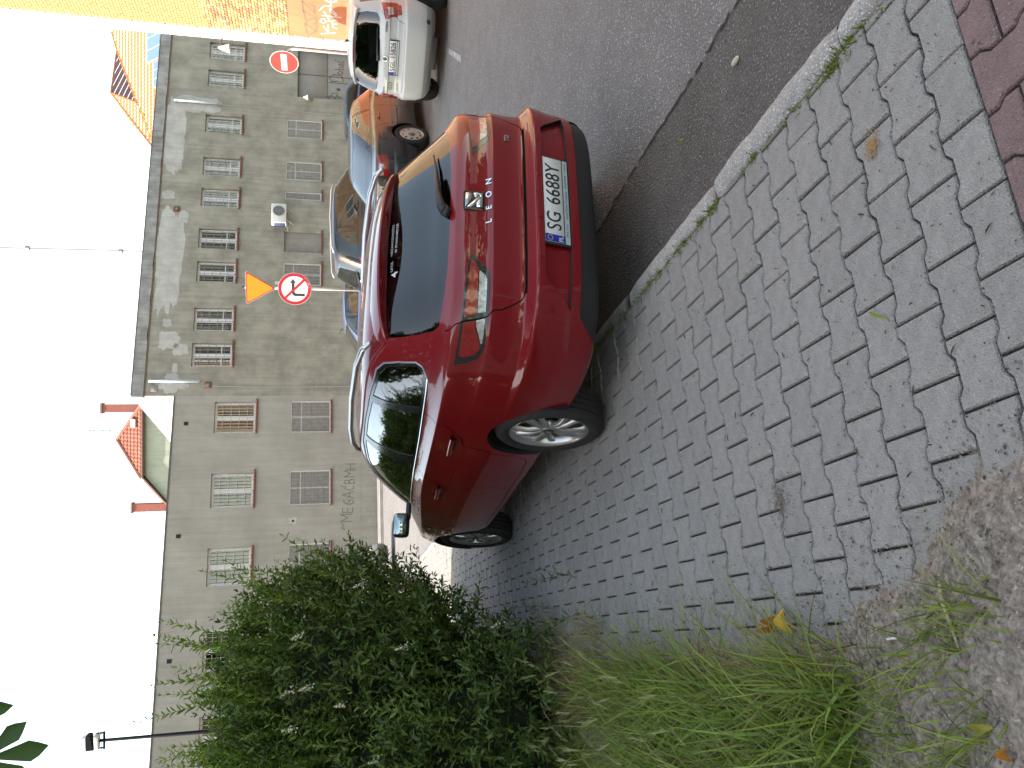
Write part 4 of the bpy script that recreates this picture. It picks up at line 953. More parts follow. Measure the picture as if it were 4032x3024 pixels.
def skin(S, regions, nphi=150, dv=.3):
    """cut the body skin along the region outlines; returns {name: mesh}. regions: (name, [polys in phi,v], offset)"""
    VS = .11
    ph = np.linspace(-math.pi, math.pi, nphi + 1); vv = np.linspace(0, S.nv - 1, int((S.nv - 1) / dv) + 1)
    G = np.stack(np.meshgrid(ph, vv, indexing='ij'), -1).reshape(-1, 2)
    pts = [tuple(p) for p in G]; edges = []
    for name, polys, off in regions:
        for pl in polys:
            d = dense(pl); b = len(pts); pts += [tuple(q) for q in d]; edges += [(b + i, b + (i + 1) % len(d)) for i in range(len(d))]
    vc = [Vector((p[0], p[1] * VS)) for p in pts]
    res = delaunay_2d_cdt(vc, edges, [], 0, 1e-6)
    V = np.array([(p.x, p.y / VS) for p in res[0]]); Tn = np.array([f for f in res[2] if len(f) == 3])
    C = V[Tn].mean(1); lab = np.zeros(len(Tn), int); names = ["body"]; offs = [0.0]
    for name, polys, off in regions:
        if name not in names: names.append(name); offs.append(off)
        li = names.index(name)
        for pl in polys: lab[inpoly(C[:, 0], C[:, 1], pl)] = li
    lab[(C[:, 1] < 0) | (C[:, 1] > S.nv - 1)] = names.index("hole") if "hole" in names else -1
    vcl = np.clip(V[:, 1], 0, S.nv - 1); P = S.P(V[:, 0], vcl); Nn = S.N(V[:, 0], vcl)
    e2t = {}
    for ti, t in enumerate(Tn):
        for a, b in ((t[0], t[1]), (t[1], t[2]), (t[2], t[0])): e2t.setdefault((min(a, b), max(a, b)), []).append(ti)
    walls = {}
    for (a, b), ts in e2t.items():
        if len(ts) == 2 and lab[ts[0]] != lab[ts[1]]:
            la, lb_ = lab[ts[0]], lab[ts[1]]; oa, ob = offs[la], offs[lb_]
            if names[la] == "hole" or names[lb_] == "hole":
                o_ = lb_ if names[la] == "hole" else la
                walls.setdefault(o_, []).append((a, b, offs[o_], offs[o_] - .028)); continue
            if abs(oa - ob) < 1e-5: continue
            hi = la if oa > ob else lb_
            walls.setdefault(hi, []).append((a, b, max(oa, ob), min(oa, ob)))
    out = {}
    for li, name in enumerate(names):
        if name == "hole": continue
        k = np.nonzero(lab == li)[0]
        if not len(k): continue
        u, inv = np.unique(Tn[k], return_inverse=True); F = inv.reshape(-1, 3)[:, ::-1]
        comp = np.arange(len(u))
        if name != "body":                                            # separate pieces become separate parts
            par = list(range(len(u)))
            def find(i):
                while par[i] != i: par[i] = par[par[i]]; i = par[i]
                return i
            for t in F.tolist():
                r0 = find(t[0])
                for q_ in t[1:]: par[find(q_)] = r0
            comp = np.array([find(i) for i in range(len(u))])
        else: comp[:] = 0
        pos = {int(x): i for i, x in enumerate(u)}
        for cmp_ in np.unique(comp):
            sel = np.nonzero(comp == cmp_)[0]; mp = -np.ones(len(u), int); mp[sel] = np.arange(len(sel)); uu = u[sel]
            fs = mp[F[comp[F[:, 0]] == cmp_]].tolist()
            if not fs: continue
            vs = (P[uu] + Nn[uu] * offs[li]).tolist(); ns = Nn[uu].tolist(); us = set(uu.tolist())
            for a, b, o1, o0 in walls.get(li, []):
                if a not in us or b not in us: continue
                i = len(vs); q = [P[a] + Nn[a] * o1, P[b] + Nn[b] * o1, P[b] + Nn[b] * o0, P[a] + Nn[a] * o0]
                wn = np.cross(q[1] - q[0], q[3] - q[0]); wn /= max(np.linalg.norm(wn), 1e-9)
                vs += [x.tolist() for x in q]; ns += [wn.tolist()] * 4; fs.append([i, i + 1, i + 2, i + 3])
            me = bpy.data.meshes.new(name); me.from_pydata(vs, [], fs); me.polygons.foreach_set('use_smooth', [True] * len(fs)); me.update()
            me.normals_split_custom_set_from_vertices(ns); out.setdefault(name, []).append(me)
    return out

def surf_strip(S, pts, w_, h_, n_off=0.0, name="strip"):
    """raised half-round bead following a polyline on the skin"""
    p = dense(np.array(pts, float), False); c = S.P(p[:, 0], p[:, 1]); n = S.N(p[:, 0], p[:, 1])
    mb = MB(); vs = []
    for i in range(len(c)):
        t = c[min(i + 1, len(c) - 1)] - c[max(i - 1, 0)]; t /= max(np.linalg.norm(t), 1e-9); sd = np.cross(t, n[i])
        for a, b in ((-.5, 0), (-.42, .8), (0, 1.0), (.42, .8), (.5, 0)): vs.append(c[i] + sd * a * w_ + n[i] * (n_off + b * h_))
    fs = [(i * 5 + j, i * 5 + j + 1, i * 5 + 6 + j, i * 5 + 5 + j) for i in range(len(c) - 1) for j in range(4)]
    return mesh(name, vs, fs, True)

def place_on(S, phi, v, off=0.0):
    """frame on the skin: x to the viewer's right seen from outside, y up"""
    c = S.P(phi, v); n = S.N(phi, v); up = np.array([0, 0, 1.]); x = np.cross(up, n); return frame_matrix(Vector(c + n * off), Vector(x), Vector(np.cross(n, x)))

# ---- wheels
def tyre_mesh(R, rw, wd, name="tyre"):
    h_ = wd / 2; g = .006
    prof = [(rw - .01, -h_ * .7), (rw + .005, -h_ * .86), (rw + (R - rw) * .45, -h_ * 1.02), (R - .03, -h_ * .97), (R - .008, -h_ * .82)]
    xs = [-.70, -.50, -.46, -.16, -.12, .12, .16, .46, .50, .70]
    for i, q in enumerate(xs):
        deep = i in (2, 4, 6, 8); 
        prof.append((R, h_ * q))
    p2 = [(rw - .01, -h_ * .7), (rw + .005, -h_ * .86), (rw + (R - rw) * .45, -h_ * 1.02), (R - .03, -h_ * .97), (R - .007, -h_ * .80), (R - .001, -h_ * .66)]
    for a in (-.48, -.16, .16, .48): p2 += [(R, h_ * a - .006), (R - g, h_ * a - .005), (R - g, h_ * a + .005), (R, h_ * a + .006)]
    p2 += [(R - .001, h_ * .66), (R - .007, h_ * .80), (R - .03, h_ * .97), (rw + (R - rw) * .45, h_ * 1.02), (rw + .005, h_ * .86), (rw - .01, h_ * .7)]
    mb = MB().lathe(p2, 72)
    return mb.me(name, True)
def wheel(parent, x, y, R, rw, style, side, spin=0.3, wd=.205):
    """side +1 left, -1 right; local +y is outwards"""
    t = obj("wheel", tyre_mesh(R, rw, wd), RUBBER, parent)
    t.matrix_basis = Matrix.Translation((x, y, R)) @ (Matrix.Rotation(0 if side > 0 else math.pi, 4, 'Z')) @ Matrix.Rotation(spin, 4, 'Y')
    h_ = wd / 2
    rim = MB().lathe([(rw - .012, -h_ * .7), (rw - .02, 0), (rw - .014, h_ * .7), (rw + .002, h_ * .86), (rw + .008, h_ * .88), (rw + .006, h_ * .8)], 56)
    obj("rim_barrel", rim.me("barrel", True), SILVER, t)
    if style == 'steel':
        mb = MB(); yo = h_ * .84
        mb.lathe([(0, yo - .004), (.03, yo - .002), (.045, yo - .012), (rw * .60, yo + .002), (rw * .66, yo + .001)], 48)
        n = 9
        for k in range(n):                                            # ribs between the slots
            a0 = 2 * math.pi * k / n; a1 = a0 + 2 * math.pi / n * .62; pts = []
            m_ = 4
            for j in range(m_ + 1):
                a = a0 + (a1 - a0) * j / m_
                for r_ in (rw * .655, rw * .86): pts.append((r_ * math.cos(a), yo - (.0 if r_ < rw * .7 else .006), r_ * math.sin(a)))
            mb.add(pts, [(2 * j, 2 * j + 1, 2 * j + 3, 2 * j + 2) for j in range(m_)])
        mb.lathe([(rw * .85, yo - .006), (rw * .97, yo - .008), (rw, yo - .016)], 48)
        obj("wheel_cover", mb.me("cover", True), plain("cover_silver", (.58, .55, .50), .45, .25, var=.1), t)
        cp_ = MB().lathe([(0, yo + .006), (.04, yo + .005), (.05, yo - .004)], 20); obj("hub_cap", cp_.me("hub", True), plain("hub_grey", (.25, .24, .23), .5, .3), t)
        mb = MB()
        for k in range(10):
            a = 2 * math.pi * k / 10; mb.box((.055 * math.cos(a), yo - .004, .055 * math.sin(a)), (.012, .01, .012))
        obj("bolts", mb.me("bolts"), BLACK, t)
    else:
        mb = MB()
        for k in range(5):
            ac_ = 2 * math.pi * k / 5
            for sgn in (-1, 1):                                       # twin spokes
                secs = []
                for r_, da, wd_, yy, th in ((.035, .30, .020, .050, .03), (.075, .22, .016, .060, .03), (rw * .55, .20, .0155, .062, .028), (rw * .8, .225, .019, .052, .026), (rw - .004, .25, .028, .045, .03)):
                    a = ac_ + sgn * da; c_ = Vector((r_ * math.cos(a), 0, r_ * math.sin(a))); tdir = Vector((-math.sin(a), 0, math.cos(a)))
                    yt = h_ * .9 - (.07 - yy)
                    secs.append([c_ + tdir * wd_ * q + Vector((0, yt - d_ * th, 0)) for q, d_ in ((-1, .9), (-.8, .1), (0, 0), (.8, .1), (1, .9))])
                vs = [p for s_ in secs for p in s_]
                mb.add(vs, [(5 * i + j, 5 * i + j + 1, 5 * i + 6 + j, 5 * i + 5 + j) for i in range(len(secs) - 1) for j in range(4)])
        mb.lathe([(.0, h_ * .9 - .012), (.033, h_ * .9 - .012), (.04, h_ * .9 - .018), (.06, h_ * .9 - .03), (.062, h_ * .9 - .06)], 24)
        obj("spokes", mb.me("spokes", True), SILVER, t)
        cb = MB().lathe([(0, h_ * .9 - .006), (.026, h_ * .9 - .007), (.031, h_ * .9 - .012)], 20); obj("hub_cap", cb.me("hub", True), plain("hub_black", (.03, .03, .03), .35), t)
        e_ = MB().box((0, h_ * .9 - .005, 0), (.03, .003, .012), Matrix.Rotation(.5, 3, 'Y')); obj("hub_emblem", e_.me("em"), CHROME, t)
        dsk = MB().lathe([(.06, h_ * .2), (.15, h_ * .2), (.15, h_ * .1), (.06, h_ * .1)], 32); obj("brake_disc", dsk.me("disc", True), plain("brake_iron", (.12, .11, .10), .5, .6), t)
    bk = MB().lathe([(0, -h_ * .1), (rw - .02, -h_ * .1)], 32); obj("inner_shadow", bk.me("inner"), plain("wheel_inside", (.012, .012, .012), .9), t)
    return t

def wheel_well(parent, x, R, y0, y1, zc):
    mb = MB(); n = 26; vs = []
    for k in range(n + 1):
        a = math.radians(-4 + 188 * k / n)
        for y in (y0, y1): vs.append((x + R * math.cos(a), y, zc + R * math.sin(a)))
    mb.add(vs, [(2 * k, 2 * k + 1, 2 * k + 3, 2 * k + 2) for k in range(n)])
    mb.add([(x + R * math.cos(math.radians(-4 + 188 * k / n)), y0, zc + R * math.sin(math.radians(-4 + 188 * k / n))) for k in range(n + 1)], [tuple(range(n + 1))])
    obj("wheel_well", mb.me("well"), plain("well_black", (.008, .008, .009), .95), parent)

def arch_poly(S, x, zc, R):
    a = np.radians(np.linspace(-38, 218, 44)); z = zc + R * np.sin(a); p = S.xz(np.stack([x + R * np.cos(a), np.maximum(z, S.K[0, 0] + .003)], 1))
    low = z < S.K[0, 0] + .02; p[low, 1] = -.25
    return p

def seat(parent, x, y, mat, h_=.62, wd=.5, z0=.45, rake=.32, name="seat"):
    rt = Matrix.Rotation(-rake, 3, 'Y')
    s_ = obj(name, rbox((0, 0, 0), (.13, wd, h_), .05, seg=3), mat, parent); s_.matrix_basis = Matrix.Translation((x - .08, y, z0 + h_ / 2)) @ Matrix.Rotation(-rake, 4, 'Y')
    obj("headrest", rbox((-.01, 0, h_ / 2 + .12), (.09, wd * .52, .16), .04, seg=3), mat, s_)
    obj("cushion", rbox((.28, 0, -h_ / 2), (.5, wd, .14), .05, seg=3), mat, s_)
    return s_

def plate(parent, M, txt, gap_txt=None, strip=True, detail=True):
    """licence plate in a black holder; M: frame with x right, y up, z out"""
    fr = obj("licence_plate", rbox((0, -.012, .006), (.545, .148, .012), .005), BLACK, parent, M)
    obj("plate_sheet", rbox((0, .006, .0135), (.52, .104, .003), .001, seg=1), plain("plate_white", (.62, .63, .64), .35), fr)
    obj("blue_band", MB().box((-.238, .006, .0155), (.042, .102, .0015)).me("bb"), plain("plate_blue", (.008, .03, .30), .35), fr)
    BLKT = plain("plate_black", (.012, .012, .014), .4)
    a, b = txt; half = not a; a = a or 'I'
    ta = text_mesh(a, .118, .0008, .0, 1.02, .78); tb = text_mesh(b, .118, .0008, .0, 1.02, .78)
    wa = (max(v.co.x for v in ta.vertices) - min(v.co.x for v in ta.vertices)); wb = (max(v.co.x for v in tb.vertices) - min(v.co.x for v in tb.vertices))
    free = .462; gap = .05; k = (free - gap - .02) / (wa + wb); k = min(k, 1.05); tot = (wa + wb) * k + gap; x0 = -.214 + (free - tot) / 2
    for me_, xc in ((ta, x0 + wa * k / 2), (tb, x0 + wa * k + gap + wb * k / 2)):
        mx = (max(v.co.x for v in me_.vertices) + min(v.co.x for v in me_.vertices)) / 2; my = (max(v.co.y for v in me_.vertices) + min(v.co.y for v in me_.vertices)) / 2
        hh = max(v.co.y for v in me_.vertices) - min(v.co.y for v in me_.vertices)
        for v in me_.vertices: v.co = ((v.co.x - mx) * k + xc, (v.co.y - my) * .079 / hh + .008, v.co.z + .0160)
        if half and me_ is ta: continue
        if half:
            for v in me_.vertices: v.co.x = (v.co.x - xc) * .42 + .16
        obj("characters", me_, BLKT, fr)
    obj("hologram", MB().box((x0 + wa * k + gap / 2, .008, .0155), (.02, .028, .001)).me("ho"), plain("sticker_pink", (.66, .58, .62), .4), fr)
    pl = text_mesh("PL", .033, .0006, .0008); obj("country_letters", pl, S_WHITE, fr, Matrix.Translation((-.238, -.028, .0168)))
    mb = MB()
    for i in range(12):
        q = 2 * math.pi * i / 12; mb.box((-.238 + .0135 * math.cos(q), .032 + .0135 * math.sin(q), .0168), (.0035, .0035, .0006))
    obj("star_ring", mb.me("st"), plain("star_yellow", (.75, .6, .15), .5), fr)
    if strip:
        obj("dealer_strip", MB().box((0, -.0645, .0135), (.52, .026, .002)).me("ds"), plain("strip_pale", (.36, .44, .46), .4), fr)
    return fr
# ---- materials shared by the cars
CG_DARK = glass("privacy_glass", (.6, .66, .68), .55, refl=1.15); CG_SIDE = glass("side_glass", (.72, .85, .80), .62); CG_PALE = glass("pale_glass", (.75, .85, .9), .6)
LAMP_RED = plain("lamp_red", (.24, .003, .004), .12, coat=1.0, var=.25, scale=30, bump=.15, bscale=160); LAMP_DRED = plain("lamp_dark_red", (.16, .006, .008), .12, coat=1.0)
LAMP_CLEAR = plain("lamp_clear", (.40, .39, .36), .16, .55, coat=1.0, var=.6, scale=45, bump=.4, bscale=120)
TRIM = plain("gloss_black_trim", (.012, .012, .014), .18, coat=.5); GAP = plain("panel_gap", (.006, .006, .006), .9)
SEATM = plain("seat_cloth", (.035, .035, .038), .9, var=.2, scale=20, bump=.2); SEATL = plain("seat_grey", (.16, .155, .15), .9, var=.2, scale=20)

def pose(root, x, y, z, yaw, roll=0.0):
    root.location = (x, y, z); root.rotation_euler = (roll, 0, yaw)

def floor_pan(S, root):
    ph = np.linspace(0, 2 * math.pi, 60, endpoint=False); p = S.P(ph, np.zeros(60)); p[:, 2] += .01
    obj("floor_pan", mesh("pan", p.tolist(), [tuple(range(60))]), plain("pan_black", (.01, .01, .01), .9), root)

def bar_on(S, pts, w_, h_, off):
    return surf_strip(S, pts, w_, h_, off)

def mirror_unit(root, x, y, z, side, col, small=1.0):
    m_ = obj("door_mirror", rbox((0, 0, 0), (.13 * small, .20 * small, .135 * small), .04, seg=3), col, root)
    m_.location = (x, side * (y + .10 * small), z); m_.rotation_euler = (0, .16, side * -.10)
    obj("mirror_glass", rbox((-.064 * small, 0, .002), (.008, .17 * small, .105 * small), .003, seg=1), plain("mirror_silvered", (.30, .36, .36), .02, 1.0), m_)
    obj("arm", rbox((.0, side * -.12 * small, -.055 * small), (.07, .12, .035), .012), BLACK, m_)

# =================================================================== the red estate car
RED_K = [
(.235,-.80,.75,5,3.2,.235,0,.9),(.252,-.88,.81,5,3.4,.25,0,.9),(.29,-.965,.855,5,3.48,.28,0,.9),(.385,-1.003,.872,5,3.53,.36,0,.9),
(.43,-1.012,.878,5,3.54,.40,0,.9),(.50,-1.02,.885,5,3.55,.46,0,.9),(.575,-1.036,.892,5,3.55,.52,0,.9),(.606,-1.040,.895,5,3.54,.55,0,.9),
(.614,-1.038,.895,5,3.54,.555,-.003,.9),(.622,-1.022,.895,5,3.54,.56,-.004,.9),(.638,-.975,.895,5,3.53,.57,-.007,.9),(.650,-.953,.895,5,3.53,.58,-.008,.9),(.70,-.948,.894,5,3.51,.61,-.012,.9),
(.788,-.956,.890,5,3.47,.66,-.016,.9),(.800,-.957,.889,5,3.45,.67,-.018,.9),(.807,-.952,.889,5,3.45,.673,-.018,.9),(.822,-.940,.888,5,3.44,.68,-.019,.9),(.87,-.930,.886,5,3.40,.70,-.02,.9),
(.925,-.924,.887,5,3.33,.73,-.022,.9),(.962,-.909,.889,5,3.22,.765,-.024,.9),(.976,-.897,.888,5,3.1,.79,-.025,.9),(.985,-.884,.878,5,2.9,.83,-.026,.9),
(1.01,-.845,.845,4.9,2.6,.905,-.028,.9),(1.045,-.795,.818,4.8,2.25,.985,-.030,.9),(1.10,-.725,.795,4.8,2.14,1.05,-.022,.88),(1.20,-.60,.752,4.8,1.92,1.17,-.012,.85),
(1.29,-.485,.703,4.8,1.70,1.28,0,.8),(1.345,-.41,.662,4.6,1.52,1.345,0,.75),(1.385,-.34,.61,4.4,1.36,1.385,0,.7),(1.415,-.22,.52,4,1.12,1.415,0,.65),
(1.435,-.02,.38,3.5,.95,1.435,0,.62),(1.446,.3,.2,3,.75,1.446,0,.6),(1.45,.58,.02,2.5,.62,1.45,0,.6)]
S = Shell(RED_K)
red = empty("red_car", label="red estate car with silver roof rails parked half on the kerb", cat="car")
pose(red, .471, 4.6382, -.0607, 1.9967, .080)
REDP = paint("red_metallic", (.175, .0015, .006), .0, .5)
D = S.xz
dlo = D([(-.40,1.066),(-.455,1.098),(-.452,1.134),(-.362,1.222),(-.279,1.29),(-.188,1.327),(.116,1.352),(.514,1.365),(.897,1.364),(1.17,1.33),(1.39,1.245),(1.70,1.05),(1.83,.962),(1.4,.992),(.844,1.018),(.303,1.036),(-.032,1.05),(-.30,1.06)])
gq = D([(-.375,1.084),(-.425,1.108),(-.425,1.137),(-.335,1.222),(-.255,1.282),(-.17,1.309),(.083,1.333),(-.085,1.076)])
gr = D([(-.020,1.074),(.168,1.334),(.50,1.348),(.735,1.348),(.668,1.044),(.30,1.056)])
gf = D([(.842,1.040),(.818,1.346),(.9,1.346),(1.16,1.312),(1.37,1.228),(1.66,1.05),(1.76,.985),(1.4,1.012)])
Z = S.pz
house = Z([(46.3,.963),(44.1,.960),(38.9,.957),(32.8,.953),(24.8,.938),(19.6,.927),(19.4,.919),(20.4,.897),(22.8,.867),(25.8,.832),(27.2,.829),(31.4,.830),(36.1,.829),(39.7,.828),(42.5,.828),(43.9,.838),(44.9,.854),(45.9,.91)])
l_in = Z([(21.4,.920),(24.8,.926),(32.8,.940),(36.5,.943),(35.7,.885),(24.3,.885),(22.4,.899)])
c_in = Z([(24.7,.881),(35.6,.881),(35.2,.843),(27.2,.843),(26.0,.852)])
l_out = Z([(37.7,.944),(41,.946),(44.3,.948),(44.6,.92),(44.0,.866),(42.8,.85),(42.0,.854),(38.8,.884),(37.2,.887)])
c_out = Z([(37.1,.883),(38.4,.881),(41.9,.850),(41.8,.842),(36.6,.842)])
gate = Z([(39.4,1.022),(38.1,.989),(37.5,.949),(36.1,.829),(34.8,.774),(33.0,.71),(32.0,.676),(31.2,.664),(30.0,.659)])
band = Z([(30.3,.659),(15,.659),(0,.659),(-15,.659),(-30.3,.659),(-30.3,.649),(-15,.648),(0,.6475),(15,.648),(30.3,.649)])
rglass = Z([(0,1.022),(12,1.023),(24,1.029),(33,1.039),(38.6,1.050),(39.3,1.07),(39.5,1.16),(39.3,1.30),(25,1.325),(0,1.335),(-25,1.325),(-39.3,1.30),(-39.5,1.16),(-39.3,1.07),(-38.6,1.050),(-33,1.039),(-24,1.029),(-12,1.023)])
recess = Z([(27.4,.577),(0,.579),(-27.4,.577),(-35.3,.441),(-18,.434),(0,.433),(18,.434),(35.3,.441)])
diff = Z([(35.7,.394),(18,.388),(0,.387),(-18,.388),(-35.7,.394),(-40.3,.316),(-44,.26),(-48,.238),(0,.236),(48,.238),(44,.26),(40.3,.316)])
under = [np.array([[-math.pi - .1, -.3], [math.pi + .1, -.3], [math.pi + .1, 1.55], [-math.pi - .1, 1.55]])]
refl = Z([(35.9,.470),(35.7,.444),(43.7,.421),(43.2,.454)])
door_r = Z([(60.0,1.046),(60.7,1.016),(61.5,.936),(65.9,.825),(70.3,.724),(73.5,.554),(76.1,.367),(78.1,.338),(83.7,.330),(100,.322),(115.5,.318)])
door_b = Z([(87.9,1.015),(88.9,.926),(92.5,.831),(92.9,.782),(92.7,.473),(93.5,.325)])
door_f = Z([(122.5,.93),(119.5,.868),(114.6,.70),(114.2,.60),(115.0,.45),(115.5,.318)])
fuel = D([(-.30,.80),(-.30,.93),(-.14,.93),(-.14,.80),(-.30,.80)])
bump = Z([(54.5,.60),(50,.612),(46,.66),(44.4,.74),(44.2,.83)])
ar = [arch_poly(S, 0.0, .325, .350), arch_poly(S, 2.636, .325, .350)]
def both(*p): return [q for a in p for q in (a, mir(a))]
reg = [("underbody", under, -.004), ("diffuser", [diff], -.010), ("bumper_recess", [recess], -.028), ("gap", [band], -.022), ("lamp_housing", both(house), .001),
       ("window_trim", both(dlo), -.001), ("side_glass", both(gr, gf), -.005), ("quarter_glass", both(gq), -.005), ("rear_glass", [rglass], -.003),
       ("lamp_lens", both(l_in, l_out), .0035), ("reversing_lens", both(c_in, c_out), .0035), ("reflector", both(refl), .002),
       ("gap", both(ribbon(S, gate, .0065), ribbon(S, door_r, .005), ribbon(S, door_b, .005), ribbon(S, door_f, .005)) + [mir(ribbon(S, fuel, .004))], -.012),
       ("hole", both(*ar), 0)]
parts = skin(S, reg, 190, .22)
MATS = dict(body=REDP, underbody=BLACK, diffuser=BLACK, bumper_recess=REDP, gap=GAP, lamp_housing=TRIM, window_trim=TRIM, side_glass=CG_SIDE, quarter_glass=CG_SIDE, rear_glass=CG_DARK, lamp_lens=LAMP_RED, reversing_lens=LAMP_CLEAR, reflector=LAMP_DRED)
for k, ms_ in parts.items():
    for me in ms_: obj("panel_gap" if k == "gap" else k, me, MATS[k], red)
floor_pan(S, red)
for x_ in (0.0, 2.636):
    for sd in (1, -1):
        wheel(red, x_, sd * .762, .318, .222, 'alloy', sd, .35 + x_ * .5 + sd, .215)
        wheel_well(red, x_, .362, sd * .48, sd * .862, .325)
# bright line round the side windows
for sd in (1, -1):
    q = dlo[[0, 17, 16, 15, 14, 13, 12]]; q2 = dlo[[0, 1, 2, 3, 4, 5, 6, 7, 8, 9, 10, 11, 12]]
    if sd < 0: q, q2 = np.stack([-q[:, 0], q[:, 1]], 1), np.stack([-q2[:, 0], q2[:, 1]], 1)
    obj("window_moulding", bar_on(S, q, .013, .004, 0), CHROME, red); obj("window_moulding", bar_on(S, q2, .010, .003, 0), plain("satin_grey", (.3, .31, .33), .3, .6), red)
    mb = MB().tube([(-.40, sd * .575, 1.372), (-.33, sd * .58, 1.408), (-.15, sd * .588, 1.435), (.3, sd * .592, 1.452), (.8, sd * .590, 1.450), (1.08, sd * .584, 1.432), (1.22, sd * .578, 1.402), (1.27, sd * .575, 1.375)], [.012, .016, .017, .017, .017, .017, .016, .012], 10)
    obj("roof_rail", mb.me("rail", True), plain("rail_silver", (.60, .61, .63), .28, .8), red)
    for xa, xb, zz in ((.07, .33, .862), (1.0, 1.26, .830)):
        p0 = D([(xa, zz + .006), ((xa + xb) / 2, zz + .002), (xb, zz - .006)])
        if sd < 0: p0 = np.stack([-p0[:, 0], p0[:, 1]], 1)
        hd = obj("door_handle", surf_strip(S, p0, .030, .030, .004), REDP, red)
        obj("handle_cup", surf_strip(S, p0[[0, 2]] * .5 + p0[[1, 1]] * .5, .075, .0012, .0005), plain("red_metallic_cup", (.16, .004, .01), .4, .3), hd)
    mirror_unit(red, 1.62, .93, 1.04, sd, BLACK, .88)
# roof spoiler overhanging the rear window
mb = MB(); vs = []; n = 28; prof = [(-.27, 1.403), (-.36, 1.398), (-.455, 1.383), (-.508, 1.368), (-.513, 1.358), (-.490, 1.322), (-.472, 1.312), (-.44, 1.318), (-.40, 1.335)]
for i in range(n + 1):
    y = -.56 + 1.12 * i / n; t = abs(y) / .56; e = max(0, (t - .86) / .14)
    for (x, z) in prof: vs.append((x + .28 * y * y + e * e * .03, y, z - .115 * y * y - .03 * t ** 6 - e * e * .01))
m_ = len(prof); fs = [(i * m_ + j, i * m_ + j + 1, (i + 1) * m_ + j + 1, (i + 1) * m_ + j) for i in range(n) for j in range(m_ - 1)] + [tuple(range(m_))[::-1], tuple(n * m_ + j for j in range(m_))]; fs = [f_[::-1] for f_ in fs]
sp_o = obj("roof_spoiler", mesh("spoiler", vs, fs, True), REDP, red)
md = sp_o.modifiers.new("edge", 'EDGE_SPLIT'); md.split_angle = math.radians(38)
vs = []
for i in range(13):
    y = -.17 + .34 * i / 12
    for (x, z) in ((-.512, 1.353), (-.497, 1.329)): vs.append((x - .004 + .28 * y * y, y, z - .115 * y * y))
obj("high_brake_light", mesh("hbl", vs, [(2 * i, 2 * i + 1, 2 * i + 3, 2 * i + 2) for i in range(12)]), LAMP_DRED, sp_o)
# wiper
pv = S.yz([(.02, 1.032)])[0]
def on(y, z, off): q = S.yz([(y, z)])[0]; return Vector(S.P(q[0], q[1]) + S.N(q[0], q[1]) * off)
wpb = obj("rear_wiper", MB().tube([on(.03, 1.030, .018), on(-.02, 1.045, .034), on(-.12, 1.058, .036), on(-.24, 1.070, .030)], [.030, .024, .014, .009], 10).me("arm", True), BLACK, red)
obj("wiper_cap", MB().tube([on(.03, 1.030, .0), on(.03, 1.030, .035)], .028, 14).me("cap", True), BLACK, wpb)
obj("wiper_blade", MB().tube([on(.0, 1.052, .014), on(-.14, 1.066, .014), on(-.30, 1.082, .014), on(-.42, 1.096, .014)], [.006, .012, .009, .004], 8).me("blade", True), BLACK, wpb)
# emblem, letters
def on_frame(y, z, off=.0): q = S.yz([(y, z)])[0]; return place_on(S, q[0], q[1], off)
em = obj("emblem", rbox((0, 0, .004), (.108, .105, .010), .012, seg=3), TRIM, red, on_frame(0, .912, .001))
for pl in ([(-.044, .043), (.044, .043), (.044, .012), (.012, .012), (-.012, .020)], [(-.044, .036), (-.020, .014), (.034, -.030), (.012, -.036), (-.030, -.004), (-.044, .012)], [(.044, .004), (.044, -.043), (-.044, -.043), (-.044, -.012), (-.020, -.012), (.016, -.030), (.036, -.024), (.014, -.006)]):
    obj("emblem_bar", bevelled(MB().prism([(x, y, .0095) for x, y in pl], (0, 0, .005)).me("eb"), .0015, 1), CHROME, em)
for ch, y in (("L", .124), ("E", .041), ("O", -.042), ("N", -.124)):
    t_ = text_mesh(ch, .046, .0025, .0008, 1, 1.05); obj("badge_letter", t_, CHROME, red, on_frame(y, .8355, .003))
obj("engine_badge", text_mesh("TSI", .036, .002, .0006, 1.05), CHROME, red, on_frame(-.425, .742, .003))
plate(red, on_frame(0, .515, -.018) @ Matrix.Rotation(-.03, 4, 'X'), ("SG", "6688Y"))
pm = [o for o in bpy.data.objects if o.parent == red and o.name.startswith("licence_plate")][-1]
STX = plain("strip_text", (.06, .07, .08), .6)
for tx, x_, sz in (("Arpol Motor Company", -.02, .0185), ("58 643 88 44", .125, .0155), ("i-Centrum", .215, .0135), ("Toruń", -.155, .013), ("SERWIS", -.2, .010)):
    obj("dealer_text", text_mesh(tx, sz, .0003), STX, pm, Matrix.Translation((x_, -.0645, .0150)))
for y in (-.36, -.13, .13, .36):
    obj("parking_sensor", MB().lathe([(.0, .0015), (.0085, .0012), (.0105, 0)], 18, 'z').me("ps", True), plain("red_metallic_cup", (.16, .004, .01)), red, on_frame(y, .600, .0005))
q = S.yz([(-.50, .47)])[0]; obj("tow_cover", MB().lathe([(.026, .001), (.028, .0005)], 24, 'z').me("tc"), GAP, red, on_frame(-.50, .475, -.0275))
# sticker on the glass
STK = plain("sticker_white", (.55, .58, .6), .6)
stk = obj("window_sticker", text_mesh("4", .07, .0004, .001), STK, red, on_frame(.215, 1.268, .002))
fm = on_frame(.11, 1.278, .002); 
for tx, y, z, sz in (("LATA", .155, 1.285, .026), ("NIEZAWODNOŚCI", -.02, 1.289, .024), ("W STANDARDZIE", -.02, 1.268, .024)):
    obj("window_sticker", text_mesh(tx, sz, .0004), STK, red, on_frame(y, z, .002))
